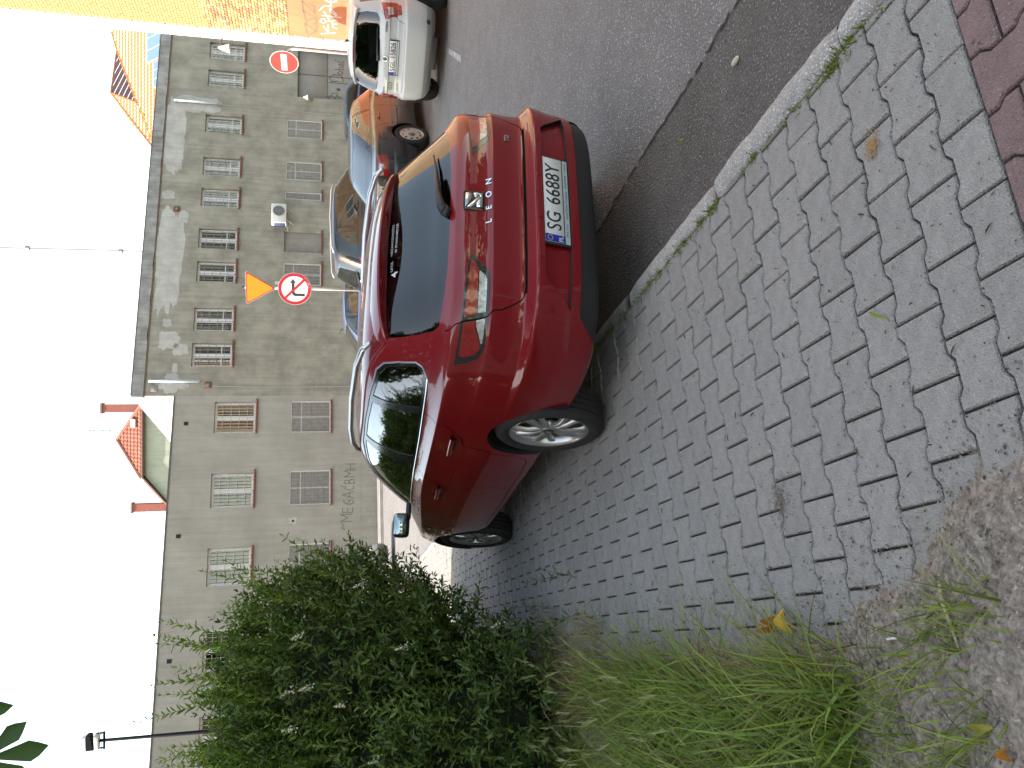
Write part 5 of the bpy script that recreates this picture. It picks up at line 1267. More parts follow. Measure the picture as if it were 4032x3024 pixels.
# lower diffuser blades and exhaust shield
# cabin
for y in (.36, -.36):
    seat(red, 1.15, y, SEATM); 
seat(red, .18, 0, SEATM, .6, 1.22, .45, .38, "rear_bench")
for y in (-.42, 0, .42): obj("bench_headrest", rbox((-.12, y, 1.10), (.09, .26, .15), .04, seg=3), SEATM, red)
obj("dashboard", rbox((1.85, 0, .86), (.42, 1.36, .2), .06), SEATM, red)
stw = MB()
obj("steering_wheel", MB().tube([(1.52 + .05 * math.sin(a), .36 + .18 * math.cos(a), .90 + .17 * math.sin(a)) for a in [2 * math.pi * k / 24 for k in range(25)]], .014, 8).me("sw", True), SEATM, red)
obj("load_floor", MB().bx(-.8, .2, -.55, .55, .60, .62).me("lf"), SEATM, red)
obj("rear_view_mirror", rbox((1.25, 0, 1.28), (.05, .24, .07), .02), BLACK, red)

# =================================================================== other cars share one builder
def make_car(name, label, keys, pnt, at, yaw, wb, R, rw, style, glass_side, rear_glass, lamps, clears, arch_R=.345, xs=.9, track=.74, gl=CG_SIDE, grg=CG_PALE, grooves=(), low=None, extra=(), nphi=110, dv=.4, trim=None, seats=True, mirrors=None, roll=0.0):
    root = empty(name, label=label, cat="car"); pose(root, at[0], at[1], ROAD_Z, yaw, roll)
    S = Shell(keys, xs); reg = []
    if low: reg.append(("lower_trim", [S.pz(low)], -.002))
    if trim is not None: reg.append(("window_trim", both(S.xz(trim)), -.001))
    if lamps: reg.append(("lamp_housing", both(*[S.pz(l) for l in lamps]), .002))
    reg.append(("side_glass", both(*[S.xz(g_) for g_ in glass_side]), -.004))
    if rear_glass is not None: reg.append(("rear_glass", [S.pz(rear_glass)], -.002))
    for nm, pl, off in extra: reg.append((nm, [S.pz(p) for p in pl], off))
    if clears: reg.append(("reversing_lens", both(*[S.pz(l) for l in clears]), .0045))
    if grooves: reg.append(("gap", [q for g_ in grooves for q in both(ribbon(S, S.xz(g_) if g_[0][0] < 10 and g_[0][0] > -3 else S.pz([(a - 1000, b) for a, b in g_]), .006))], -.010))
    reg.append(("hole", both(arch_poly(S, 0.0, R + .005, arch_R), arch_poly(S, wb, R + .005, arch_R)), 0))
    M_ = dict(body=pnt, lower_trim=BLACK, window_trim=TRIM, lamp_housing=LAMP_RED, side_glass=gl, rear_glass=grg, reversing_lens=LAMP_CLEAR, gap=GAP, lamp_dark=TRIM)
    for k, ms_ in skin(S, reg, nphi, dv).items():
        for me in ms_: obj("panel_gap" if k == "gap" else k, me, M_.get(k, pnt), root)
    floor_pan(S, root)
    for x_ in (0.0, wb):
        for sd in (1, -1):
            wheel(root, x_, sd * track, R, rw, style, sd, .2 + x_ + sd * .4, .195); wheel_well(root, x_, arch_R + .012, sd * .42, sd * (track + .09), R + .005)
    if seats:
        for y in (.34, -.34): seat(root, 1.2, y, SEATL if seats == 'l' else SEATM)
        seat(root, .25, 0, SEATL if seats == 'l' else SEATM, .55, 1.15, .45, .4, "rear_bench")
        for y in (-.38, .38): obj("bench_headrest", rbox((-.02, y, 1.07), (.08, .25, .14), .035), SEATL if seats == 'l' else SEATM, root)
        obj("dashboard", rbox((wb - .75, 0, .85), (.4, 1.3, .18), .05), SEATM, root)
    if mirrors:
        for sd in (1, -1): mirror_unit(root, mirrors[0], mirrors[1], mirrors[2], sd, pnt)
    return root, S

def frontify(K, wb, front, hz, ws, roof_f):
    """fill in the front columns for (z, rear x, w, n, xm) rows: bonnet height hz, windscreen foot ws, roof front edge"""
    out = []; zb = [k[0] for k in K]; top = zb[-1]; belt = .98
    for z, xr, w_, n, xm in K:
        if z < .60: xf, zf = front - .10 * max(0, .35 - z) / .2, z * .95
        elif z < belt:
            t = (z - .60) / (belt - .60); xf = front - .06 * t - .55 * t ** 4; zf = .57 + (hz - .57) * t
        elif z < belt + .07: t = (z - belt) / .07; xf = front - .6 - (front - .6 - ws) * t; zf = hz + (1.0 - hz) * t + .0
        else:
            t = (z - belt - .07) / max(top - belt - .07, .1); xf = ws + (roof_f - ws) * min(1, t * 1.05); zf = z
            if z > top - .06: xf = roof_f + (xm - roof_f) * (1 - (top - z) / .06) + .02
        out.append((z, xr, w_, n, xf, zf, 0, xm))
    return out

# ---- white hatchback at the right edge
FAB = frontify([(.20,-.50,.70,5,.9),(.26,-.61,.755,5,.9),(.34,-.665,.785,5,.9),(.42,-.682,.797,5.2,.9),(.55,-.695,.805,5.2,.9),(.615,-.697,.808,5.2,.9),(.64,-.685,.809,5.2,.9),(.655,-.655,.81,5.2,.9),(.70,-.635,.812,5.2,.9),(.755,-.628,.813,5.2,.9),
 (.765,-.622,.813,5.2,.9),(.86,-.622,.813,5.2,.9),(.875,-.640,.812,5.2,.9),(.93,-.632,.81,5.2,.9),(.965,-.61,.803,5.2,.9),(.99,-.585,.79,5.2,.9),(1.02,-.56,.776,5.2,.9),(1.12,-.51,.752,5.2,.88),(1.25,-.445,.714,5.2,.85),(1.35,-.39,.675,5,.8),
 (1.40,-.365,.64,5,.75),(1.435,-.31,.585,4.6,.7),(1.465,-.15,.47,4,.65),(1.482,.15,.30,3.4,.62),(1.488,.5,.04,3,.6)], 2.465, 3.28, .80, 2.05, 1.25)
WHITEP = paint("white_paint", (.44, .46, .47), 0.0, .35, flake=.01)
fab, SF = make_car("white_car", "white hatchback with stickers on its tailgate parked at the right edge", FAB, WHITEP, (5.38, 12.19), math.radians(43), 2.465, .295, .20, 'alloy',
    [[(-.28,1.05),(-.22,1.30),(.02,1.37),(.10,1.04)], [(.16,1.03),(.08,1.375),(.72,1.385),(.76,1.02)], [(.84,1.02),(.80,1.385),(1.1,1.37),(1.75,1.03),(1.78,1.0)]],
    [(0,1.005),(20,1.010),(36,1.025),(39.5,1.06),(40,1.20),(38.5,1.345),(20,1.362),(0,1.366),(-20,1.362),(-38.5,1.345),(-40,1.20),(-39.5,1.06),(-36,1.025),(-20,1.010)],
    [[(35.5,.945),(46.5,1.00),(47.0,.86),(45.5,.715),(39.5,.705),(37.5,.80)]], [[(38.8,.90),(44,.915),(43.6,.835),(38.9,.83)]], track=.715, arch_R=.328,
    grooves=[[(.16,1.0),(.2,.75),(.36,.5),(.45,.32)], [(1041.2,1.0),(1037.5,.95),(1035.5,.945)], [(1037.5,.80),(1035,.72),(1033.8,.66),(1020,.652),(1000,.650)]],
    low=[(-180,.335),(0,.335),(180,.335),(180,.15),(0,.15),(-180,.15)], extra=[], nphi=150, dv=.28, trim=None, seats='m', mirrors=(1.7,.83,1.0))
for o in list(bpy.data.objects):
    if o.parent == fab and o.name.startswith("lower_trim"): o.data.materials.clear(); o.data.materials.append(plain("grey_bumper", (.24, .25, .245), .6, var=.06))
def onF(y, z, off=0.0): q = SF.yz([(y, z)])[0]; return place_on(SF, q[0], q[1], off)
plate(fab, onF(-.02, .808, .002), ("SGL", "15826"))
obj("emblem_ring", MB().lathe([(.0, .006), (.030, .006), (.033, .009), (.040, .009), (.043, .002), (.043, 0)], 28, 'z').me("er", True), CHROME, fab, onF(0, .925, .001))
obj("emblem_field", MB().lathe([(.0, .0075), (.030, .0072)], 20, 'z').me("ef", True), plain("emblem_green", (.05, .10, .07), .3, .4), fab, onF(0, .925, .001))
BADGE = plain("badge_dark", (.13, .13, .13), .4, .4)
obj("badge", text_mesh("FABIA", .05, .0015, .001, 1.1), BADGE, fab, onF(-.47, .925, .002)); obj("badge", text_mesh("ŠKODA", .034, .0015, .001, 1.05), BADGE, fab, onF(.50, .925, .002))
GRN = plain("go_green", (.10, .20, .13), .6)
obj("sticker_text", text_mesh("GO", .085, .0008, .002, 1.1), GRN, fab, onF(.43, .825, .002)); obj("sticker_text", text_mesh("e AUTO", .045, .0006, .001), plain("go_grey", (.16, .17, .17), .6), fab, onF(.44, .72, .002)); obj("sticker_text", text_mesh("green cars", .02, .0005), plain("go_light", (.35, .4, .37), .6), fab, onF(.43, .778, .002))
vs = []; prof = [(-.20, 1.452), (-.33, 1.440), (-.425, 1.412), (-.43, 1.402), (-.40, 1.372), (-.34, 1.39)]
for i in range(17):
    y = -.58 + 1.16 * i / 16; t = abs(y) / .58
    for (x, z) in prof: vs.append((x + .22 * y * y, y, z - .10 * y * y - .02 * t ** 6))
m_ = len(prof); fsp = obj("roof_spoiler", mesh("spo", vs, [f_[::-1] for f_ in [(i * m_ + j, i * m_ + j + 1, (i + 1) * m_ + j + 1, (i + 1) * m_ + j) for i in range(16) for j in range(m_ - 1)] + [tuple(range(m_))[::-1], tuple(16 * m_ + j for j in range(m_))]], True), WHITEP, fab)
md = fsp.modifiers.new("edge", 'EDGE_SPLIT'); md.split_angle = math.radians(38)
obj("high_brake_light", MB().tube([(-.432, -.2, 1.392), (-.436, 0, 1.396), (-.432, .2, 1.392)], .010, 6).me("hb"), LAMP_DRED, fsp)
obj("aerial", MB().tube([(-.12, 0, 1.478), (-.14, 0, 1.50)], .02, 8).tube([(-.14, 0, 1.49), (-.34, .0, 1.64)], .006, 6).me("aer"), BLACK, fab)
def onv(y, z, off): q = SF.yz([(y, z)])[0]; return Vector(SF.P(q[0], q[1]) + SF.N(q[0], q[1]) * off)
wpf = obj("rear_wiper", MB().tube([onv(.06, 1.015, .02), onv(-.05, 1.03, .03), onv(-.30, 1.045, .02)], [.028, .016, .007], 8).me("w", True), BLACK, fab)
obj("wiper_blade", MB().tube([onv(.0, 1.035, .012), onv(-.42, 1.05, .012)], .007, 6).me("wb"), BLACK, wpf)
obj("exhaust_box", rbox((-.45, -.1, .20), (.22, .5, .12), .03), BLACK, fab)
for y in (-.42, -.15, .15, .42): obj("parking_sensor", MB().lathe([(0, .0012), (.011, .001), (.013, 0)], 14, 'z').me("ps"), plain("sensor_grey", (.4, .41, .42), .4), fab, onF(y, .565, .0006))
obj("fog_lamp", MB().lathe([(0, .002), (.032, .002), (.036, 0)], 18, 'z').me("fl"), plain("fog_dark", (.04, .045, .05), .2), fab, onF(-.58, .315, .001))

# ---- grey saloon seen from its right rear
AUD = frontify([(.19,-.75,.76,5,.9),(.26,-.90,.82,5,.9),(.36,-.97,.86,5,.9),(.50,-1.0,.875,5,.9),(.60,-1.005,.88,5,.9),(.64,-.995,.882,5,.9),(.66,-.965,.884,5,.9),(.75,-.965,.885,5,.9),(.85,-.963,.883,5,.9),(.93,-.952,.876,5,.9),(.965,-.925,.866,5,.9),
 (.985,-.86,.845,5,.9),(1.0,-.70,.815,5,.92),(1.015,-.50,.785,5,.95),(1.05,-.40,.768,5,.97),(1.15,-.18,.738,4.8,1.0),(1.27,.10,.688,4.8,1.0),(1.34,.28,.645,4.6,1.0),(1.385,.44,.58,4.4,1.0),(1.41,.62,.47,4,1.0),(1.424,.82,.30,3.5,1.0),(1.43,.98,.03,3,1.0)], 2.65, 3.55, .78, 2.1, 1.55)
GREYP = paint("grey_metallic", (.030, .031, .033), .2, .4)
aud, SA = make_car("grey_saloon", "dark grey saloon showing its right flank beside the white hatchback", AUD, GREYP, (3.95, 14.6), math.radians(44), 2.65, .315, .21, 'steel',
    [[(-.18,1.075),(-.02,1.20),(.08,1.27),(.18,1.065)], [(.22,1.06),(.13,1.285),(.28,1.335),(.85,1.372),(.93,1.045)], [(1.0,1.045),(.93,1.372),(1.25,1.368),(1.9,1.06),(2.0,1.02)]],
    [(0,1.035),(20,1.038),(34,1.045),(38.5,1.07),(40.5,1.2),(41,1.31),(20,1.335),(0,1.34),(-20,1.335),(-41,1.31),(-40.5,1.2),(-38.5,1.07),(-34,1.045),(-20,1.038)],
    [[(30,.925),(38,.95),(45.5,.962),(46.2,.80),(44,.765),(30,.755)]], [[(30.8,.915),(40,.925),(39.6,.85),(30.8,.84)]], track=.76, arch_R=.355,
    grooves=[[(.20,1.03),(.16,.92),(.24,.75),(.36,.5),(.40,.35)], [(.96,1.02),(.95,.7),(.98,.32)], [(-.28,.77),(-.28,.90),(-.13,.90),(-.13,.77),(-.28,.77)], [(1029.5,.93),(1029.5,.75),(1029,.665),(1010,.66),(1000,.66)]],
    low=None, trim=[(-.22,1.06),(-.03,1.21),(.10,1.30),(.28,1.352),(.85,1.388),(1.25,1.384),(1.95,1.06),(2.05,1.01),(1.0,1.028),(.2,1.045)], gl=CG_PALE, seats='l', mirrors=(1.85,.88,1.0), nphi=130, dv=.3)
def onA(y, z, off=0.0): q = SA.yz([(y, z)])[0]; return place_on(SA, q[0], q[1], off)
for k in range(4):
    obj("ring_badge", MB().lathe([(.030, .004), (.034, .007), (.038, .004), (.034, .002), (.030, .004)], 24, 'z').me("rb", True), CHROME, aud, onA(-.075 + .05 * k, .90, .002))
obj("model_badge", text_mesh("1.9", .05, .0015, .001), CHROME, aud, onA(-.42, .82, .002))
plate(aud, onA(0, .80, .004), ("", "3N"), strip=False)
for xa, xb in ((.42, .62), (1.35, 1.55)):
    for sd in (1, -1):
        p0 = SA.xz([(xa, .885), ((xa + xb) / 2, .883), (xb, .880)])
        if sd < 0: p0 = np.stack([-p0[:, 0], p0[:, 1]], 1)
        hd = obj("door_handle", surf_strip(SA, p0, .028, .028, .003), GREYP, aud)
for sd in (1, -1):
    p0 = SA.xz([(.3, .56), (.9, .56)])
    if sd < 0: p0 = np.stack([-p0[:, 0], p0[:, 1]], 1)
    obj("side_moulding", surf_strip(SA, p0, .045, .012, 0), plain("moulding_grey", (.06, .06, .062), .4), aud)

# ---- dark people carrier behind the saloon
MPV = frontify([(.22,-.70,.80,5.5,.9),(.32,-.86,.86,5.5,.9),(.45,-.93,.89,5.5,.9),(.62,-.945,.90,5.5,.9),(.70,-.92,.902,5.5,.9),(.74,-.89,.902,5.5,.9),(.90,-.885,.90,5.5,.9),(1.02,-.875,.892,5.5,.9),(1.08,-.86,.88,5.5,.9),(1.14,-.835,.862,5.5,.9),(1.30,-.76,.835,5.2,.88),(1.50,-.655,.785,5,.85),(1.62,-.58,.74,4.8,.82),
 (1.69,-.50,.68,4.6,.8),(1.735,-.36,.58,4.2,.78),(1.76,-.12,.44,3.8,.76),(1.772,.2,.28,3.2,.76),(1.776,.7,.04,3,.76)], 2.83, 3.7, .95, 2.55, 1.3)
DARKP = paint("dark_blue_metallic", (.022, .024, .032), .4, .3)
mpv, SM = make_car("dark_people_carrier", "dark people carrier in profile behind the grey saloon", MPV, DARKP, (3.25, 18.95), math.radians(18), 2.83, .33, .21, 'alloy',
    [[(-.60,1.18),(-.52,1.45),(-.40,1.60),(-.02,1.64),(.04,1.155)], [(.12,1.15),(.05,1.645),(.95,1.66),(1.02,1.13)], [(1.10,1.125),(1.04,1.66),(1.5,1.64),(2.2,1.14),(2.25,1.1)]],
    [(0,1.12),(20,1.125),(38,1.14),(40.5,1.2),(41,1.40),(39.5,1.60),(0,1.625),(-39.5,1.60),(-41,1.40),(-40.5,1.2),(-38,1.14),(-20,1.125)],
    [[(38.5,1.10),(46,1.12),(46.5,.86),(41,.84)]], None, track=.78, arch_R=.365, trim=[(-.66,1.16),(-.56,1.46),(-.42,1.625),(.0,1.668),(.95,1.685),(1.52,1.66),(2.3,1.12),(2.32,1.08),(1.0,1.105),(.0,1.135)],
    gl=CG_DARK, grg=CG_PALE, seats='m', mirrors=(2.1,.9,1.05), grooves=[[(.08,1.12),(.08,.8),(.3,.5),(.4,.4)], [(1.06,1.1),(1.06,.4)]], nphi=110)
for sd in (1, -1): obj("roof_rail", MB().tube([(-.45, sd * .66, 1.70), (-.3, sd * .67, 1.755), (.5, sd * .67, 1.79), (1.2, sd * .66, 1.765), (1.35, sd * .65, 1.72)], .018, 8).me("rail", True), plain("rail_pale", (.55, .54, .52), .35, .6), mpv)
def onM(y, z, off): q = SM.yz([(y, z)])[0]; return Vector(SM.P(q[0], q[1]) + SM.N(q[0], q[1]) * off)
obj("rear_wiper", MB().tube([onM(.02, 1.10, .03), onM(-.3, 1.15, .03), onM(-.48, 1.2, .02)], [.03, .014, .006], 8).me("w"), BLACK, mpv)
obj("washer_nozzle", MB().lathe([(0, .05), (.03, .04), (.036, 0)], 14, 'z').me("wn"), plain("pale_knob", (.6, .6, .58), .4), mpv, place_on(SM, *SM.yz([(-.1, 1.06)])[0], .0))

# ---- lilac blue car farther along the wall, dark blue car behind the white one, pale car behind the hedge
HAT = frontify([(.20,-.55,.74,5,.9),(.28,-.70,.80,5,.9),(.42,-.75,.83,5,.9),(.60,-.76,.845,5,.9),(.68,-.735,.85,5,.9),(.80,-.73,.85,5,.9),(.92,-.715,.845,5,.9),(.97,-.69,.835,5,.9),(1.0,-.62,.815,5,.9),(1.05,-.52,.79,5,.9),(1.18,-.28,.745,4.8,.9),(1.32,-.02,.69,4.6,.9),(1.40,.14,.63,4.4,.9),(1.445,.3,.53,4,.9),(1.47,.5,.36,3.5,.9),(1.482,.85,.04,3,.9)], 2.5, 3.35, .82, 2.1, 1.4)
LILAC = paint("lilac_blue_metallic", (.15, .19, .33), .55, .32)
blu, SB = make_car("lilac_blue_car", "lilac blue hatchback parked before the grey wall beyond the red roof", HAT, LILAC, (1.5, 23.4), math.radians(18), 2.5, .30, .2, 'steel',
    [[(-.28,1.07),(-.10,1.20),(.10,1.33),(.22,1.37),(.24,1.05)], [(.32,1.045),(.30,1.385),(.95,1.41),(1.0,1.035)], [(1.08,1.035),(1.05,1.41),(1.4,1.38),(2.0,1.02)]],
    [(0,1.04),(20,1.045),(36,1.06),(39.5,1.1),(40,1.36),(0,1.385),(-40,1.36),(-39.5,1.1),(-36,1.06),(-20,1.045)], [[(36,.93),(46,.95),(46,.78),(38,.77)]], None, track=.73, trim=[(-.34,1.055),(-.12,1.215),(.1,1.35),(.3,1.40),(.95,1.425),(1.42,1.40),(2.06,1.02),(1.0,1.02)], gl=CG_PALE, seats='m', nphi=90)
obj("aerial", MB().tube([(.15, 0, 1.46), (.12, 0, 1.50), (-.05, 0, 1.58)], [.02, .012, .004], 6).me("a"), BLACK, blu)
NAVY = paint("navy_metallic", (.018, .024, .045), .4, .3)
nav, _ = make_car("navy_saloon", "dark blue saloon glimpsed behind the white hatchback before the gate", AUD, NAVY, (7.6, 24.6), math.radians(18), 2.65, .315, .21, 'steel',
    [[(-.18,1.075),(-.02,1.20),(.08,1.27),(.18,1.065)], [(.22,1.06),(.13,1.285),(.28,1.335),(.85,1.372),(.93,1.045)], [(1.0,1.045),(.93,1.372),(1.25,1.368),(1.9,1.06),(2.0,1.02)]],
    [(0,1.035),(34,1.045),(38.5,1.07),(41,1.31),(0,1.34),(-41,1.31),(-38.5,1.07),(-34,1.045)], [[(30,.925),(45.5,.962),(46.2,.80),(30,.755)]], None, track=.76, arch_R=.355, trim=[(-.22,1.06),(-.03,1.21),(.10,1.30),(.28,1.352),(.85,1.388),(1.25,1.384),(1.95,1.06),(2.05,1.01),(1.0,1.028),(.2,1.045)], gl=CG_PALE, nphi=80)
PALEP = paint("cream_paint", (.42, .41, .385), 0.0, .4, flake=.01)
crm, _ = make_car("cream_car", "cream car with grey bumper half hidden behind the hedge", FAB, PALEP, (-7.9, 22.2), math.radians(16), 2.465, .295, .2, 'steel',
    [[(-.28,1.05),(-.22,1.30),(.02,1.37),(.10,1.04)], [(.16,1.03),(.08,1.375),(.72,1.385),(.76,1.02)], [(.84,1.02),(.80,1.385),(1.1,1.37),(1.75,1.03),(1.78,1.0)]],
    None, None, None, track=.715, arch_R=.328, low=[(-180,.5),(0,.5),(180,.5),(180,.15),(0,.15),(-180,.15)], gl=CG_PALE, nphi=80, extra=[("windscreen", [[(132,1.08),(135,1.36),(180,1.38),(180,1.08)], [(-132,1.08),(-135,1.36),(-180,1.38),(-180,1.08)]], -.003)])
for o in list(bpy.data.objects):
    if o.parent == crm and o.name.startswith("lower_trim"): o.data.materials.clear(); o.data.materials.append(plain("grey_plastic", (.17, .165, .17), .6))
    if o.parent == crm and o.name.startswith("windscreen"): o.data.materials.clear(); o.data.materials.append(CG_PALE)
# ------------------------------------------------------------------ vegetation
LEAF_V = np.array([(0, 0, 0), (.32, -.42, .05), (.34, 0, -.03), (.32, .42, .05), (.7, -.34, .04), (.7, 0, -.05), (.7, .34, .04), (1, 0, -.10)])
LEAF_F = np.array([(0, 1, 2), (0, 2, 3), (1, 4, 2), (4, 5, 2), (2, 5, 6), (2, 6, 3), (4, 7, 5), (5, 7, 6)])
def unit(a): return a / np.maximum(np.linalg.norm(a, axis=-1, keepdims=True), 1e-9)
def leaf_mesh(name, pos, dr, nrm, ln, wd, V=LEAF_V, F=LEAF_F):
    """one mesh holding many leaves: dr along the leaf, nrm roughly its upper side"""
    x = unit(dr); z = unit(nrm - x * (nrm * x).sum(-1, keepdims=True)); y = np.cross(z, x)
    P = pos[:, None, :] + (x[:, None, :] * V[None, :, 0:1] + z[:, None, :] * V[None, :, 2:3]) * ln[:, None, None] + y[:, None, :] * V[None, :, 1:2] * wd[:, None, None]
    n = len(pos); k = len(V); vs = P.reshape(-1, 3); fs = (F[None] + (np.arange(n) * k)[:, None, None]).reshape(-1, F.shape[1])
    me = bpy.data.meshes.new(name); me.vertices.add(len(vs)); me.vertices.foreach_set('co', vs.ravel())
    me.loops.add(fs.size); me.loops.foreach_set('vertex_index', fs.ravel().astype(np.int32))
    me.polygons.add(len(fs)); me.polygons.foreach_set('loop_start', np.arange(0, fs.size, F.shape[1], dtype=np.int32)); me.polygons.foreach_set('loop_total', np.full(len(fs), F.shape[1], np.int32))
    me.update(); me.validate(); return me

PRIVET = leafy("privet_leaf", (.030, .062, .012), (.115, .175, .036), .28, .42)
PRIVET_Y = leafy("privet_young_leaf", (.085, .16, .024), (.20, .30, .055), .42, .42)
STEM = plain("green_stem", (.075, .085, .035), .8, var=.2); TWIG = plain("brown_twig", (.07, .05, .035), .9, var=.3)
BLOOM = plain("privet_bloom", (.66, .63, .50), .8, var=.1)
rng = np.random.RandomState(4)
ELL = [((-2.36, 6.0, 1.38), (.98, 1.0, .86)), ((-3.15, 6.0, 1.25), (1.0, 1.05, 1.1)), ((-3.15, 7.6, 1.15), (.95, 1.2, 1.1)), ((-4.1, 7.2, 1.3), (1.2, 1.3, 1.25)), ((-3.9, 9.2, 1.1), (1.0, 1.4, 1.1)), ((-2.28, 5.15, .46), (.55, .62, .60)), ((-2.95, 4.95, .60), (.95, .65, .85)), ((-2.55, 5.35, 1.0), (.78, .6, .85)), ((-2.15, 5.7, .95), (.55, .6, .6))]
def env_pts(n):
    """points on the outside of the joined lumps with outward normals"""
    out_p, out_n = [], []
    ar = np.array([r[0] * r[1] + r[1] * r[2] + r[0] * r[2] for _, r in ELL]); pick = rng.choice(len(ELL), n * 3, p=ar / ar.sum())
    d = unit(rng.randn(n * 3, 3)); C = np.array([c for c, _ in ELL])[pick]; R_ = np.array([r for _, r in ELL])[pick]
    P = C + d * R_; Nn = unit(d / R_); keep = P[:, 2] > .06
    for c, r in ELL: keep &= (((P - np.array(c)) / np.array(r)) ** 2).sum(1) > .93
    keep &= (P[:, 1] < 9.6)
    k = np.nonzero(keep)[0][:n]; return P[k], Nn[k]
hedge = empty("privet_hedge", (-2.6, 6.2, 0), 0, "dense dark green privet hedge with white blossom beside the footway", "hedge"); hedge.location = (0, 0, 0)
def sprigs(P, D, L, nleaf, ll, lw, stem_r, droop=.0):
    """shoots with opposite leaf pairs. returns arrays for the leaves and a stem mesh builder"""
    pos, dr, nm, ln, wd = [], [], [], [], []; st = MB()
    for i in range(len(P)):
        d = D[i]; a = np.cross(d, [0, 0, 1.]); a = a / max(np.linalg.norm(a), 1e-6); b = np.cross(d, a); m = nleaf[i]
        bend = np.array([rng.uniform(-.15, .15), rng.uniform(-.15, .15), .12 - droop]); tw = rng.uniform(0, 3)
        pts = [P[i] + d * L[i] * t + bend * L[i] * t * t for t in (0, .5, 1)]
        if stem_r: st.tube(pts, [stem_r, stem_r * .8, stem_r * .4], 4, cap=False)
        for k in range(m):
            t = (k + .6) / m; c = P[i] + d * L[i] * t + bend * L[i] * t * t; an = tw + k * 1.57
            sd = a * math.cos(an) + b * math.sin(an); sc = (.55 + .75 * math.sin(math.pi * min(t * .8 + .15, 1))) * rng.uniform(.75, 1.2)
            for s_ in (1, -1):
                q = sd * s_ * .85 + d * .75 + rng.randn(3) * .18; pos.append(c); dr.append(q); nm.append(d * .55 - sd * s_ * .5 + np.array([0, 0, .8]) + rng.randn(3) * .25); ln.append(ll * sc); wd.append(lw * sc * .5)
        pos.append(pts[2]); dr.append(d + bend + rng.randn(3) * .2); nm.append(a + rng.randn(3) * .4); ln.append(ll * .6); wd.append(lw * .28)
    return (np.array(pos), np.array(dr), np.array(nm), np.array(ln), np.array(wd) * 2), st
P, Nn = env_pts(11000)
dep = (rng.rand(len(P)) ** 1.4 * .42 - .04)[:, None]
D = unit(Nn * .75 + np.array([0, 0, .45]) + rng.randn(len(P), 3) * .35)
lump = np.array([mnoise.noise(Vector(p * 2.2)) for p in P])[:, None] * .20
A, st = sprigs(P - Nn * dep + Nn * lump, D, rng.uniform(.11, .22, len(P)), rng.randint(4, 7, len(P)), .054, .021, 0)
obj("foliage", leaf_mesh("foliage", *A), PRIVET, hedge)
# young shoots over the top and on the street side
k = np.nonzero((Nn[:, 2] > .42) | ((Nn[:, 0] > .65) & (P[:, 2] > .5) & (rng.rand(len(P)) < .25)))[0]; k = rng.choice(k, min(1150, len(k)), replace=False)
D = unit(np.stack([rng.uniform(-.2, .38, len(k)), rng.uniform(-.3, .2, len(k)), rng.uniform(.5, 1.0, len(k))], 1) + Nn[k] * .3)
long_ = rng.rand(len(k)) < .17; L = np.where(long_, rng.uniform(.34, .6, len(k)), rng.uniform(.12, .30, len(k)))
A, st = sprigs(P[k] - Nn[k] * .06 + Nn[k] * lump[k], D, L, (L * 34).astype(int) + 2, .052, .018, .0022)
obj("young_shoots", leaf_mesh("young", *A), PRIVET_Y, hedge); tag(obj("shoot_stems", st.me("stems"), STEM, hedge), kind="stuff")
# a few long single shoots that stand clear against the wall
PP = np.array([(-1.50, 5.9, 1.40), (-1.9, 5.8, 1.85), (-2.25, 5.9, 2.05), (-2.55, 5.7, 2.1), (-2.75, 5.8, 2.15), (-1.55, 6.0, 1.5), (-1.75, 5.6, .95), (-2.0, 6.0, 1.95)]); DD = unit(np.array([(.55, 0, .75), (.15, 0, 1), (.1, .1, 1), (-.1, 0, 1), (.22, 0, 1), (.2, 0, 1), (.6, -.1, .8), (.3, 0, .9)]))
A, st = sprigs(PP, DD, np.array([.55, .52, .45, .55, .4, .35, .3, .4]), np.array([9, 9, 8, 9, 7, 7, 5, 7]), .068, .020, .0032)
tag(obj("long_shoots", leaf_mesh("long", *A), PRIVET_Y, hedge), kind="stuff"); tag(obj("shoot_stems", st.me("stems2"), STEM, hedge), kind="stuff")
# dark inner body and twiggy foot
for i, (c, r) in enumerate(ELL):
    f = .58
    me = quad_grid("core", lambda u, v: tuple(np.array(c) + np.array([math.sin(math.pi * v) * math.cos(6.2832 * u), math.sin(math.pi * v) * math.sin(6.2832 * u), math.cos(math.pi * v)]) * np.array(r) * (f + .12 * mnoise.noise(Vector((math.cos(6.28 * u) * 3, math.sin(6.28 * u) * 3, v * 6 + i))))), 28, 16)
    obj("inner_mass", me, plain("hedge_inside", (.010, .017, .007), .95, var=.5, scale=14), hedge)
mb = MB()
for i in range(26):
    x, y = rng.uniform(-3.3, -1.9), rng.uniform(4.75, 5.3); p0 = Vector((x, y, 0)); 
    mb.tube([p0, p0 + Vector((rng.uniform(-.1, .1), rng.uniform(-.2, .1), .3)), p0 + Vector((rng.uniform(-.3, .3), rng.uniform(-.3, .1), .6))], [.008, .006, .003], 5, cap=False)
obj("lower_twigs", mb.me("twigs"), TWIG, hedge)
bl_p = [(-2.05, 5.12, 1.42), (-1.95, 5.35, 1.62), (-2.45, 5.02, 1.55), (-2.62, 5.02, 1.15), (-2.78, 5.06, 1.32), (-1.85, 5.3, 1.05), (-2.3, 5.0, 1.2), (-1.62, 5.55, .55), (-1.55, 5.6, .42), (-2.0, 5.15, 1.75), (-1.75, 5.5, 1.7), (-2.9, 5.0, 1.05), (-2.2, 5.02, 1.72), (-1.5, 5.9, 1.35)]
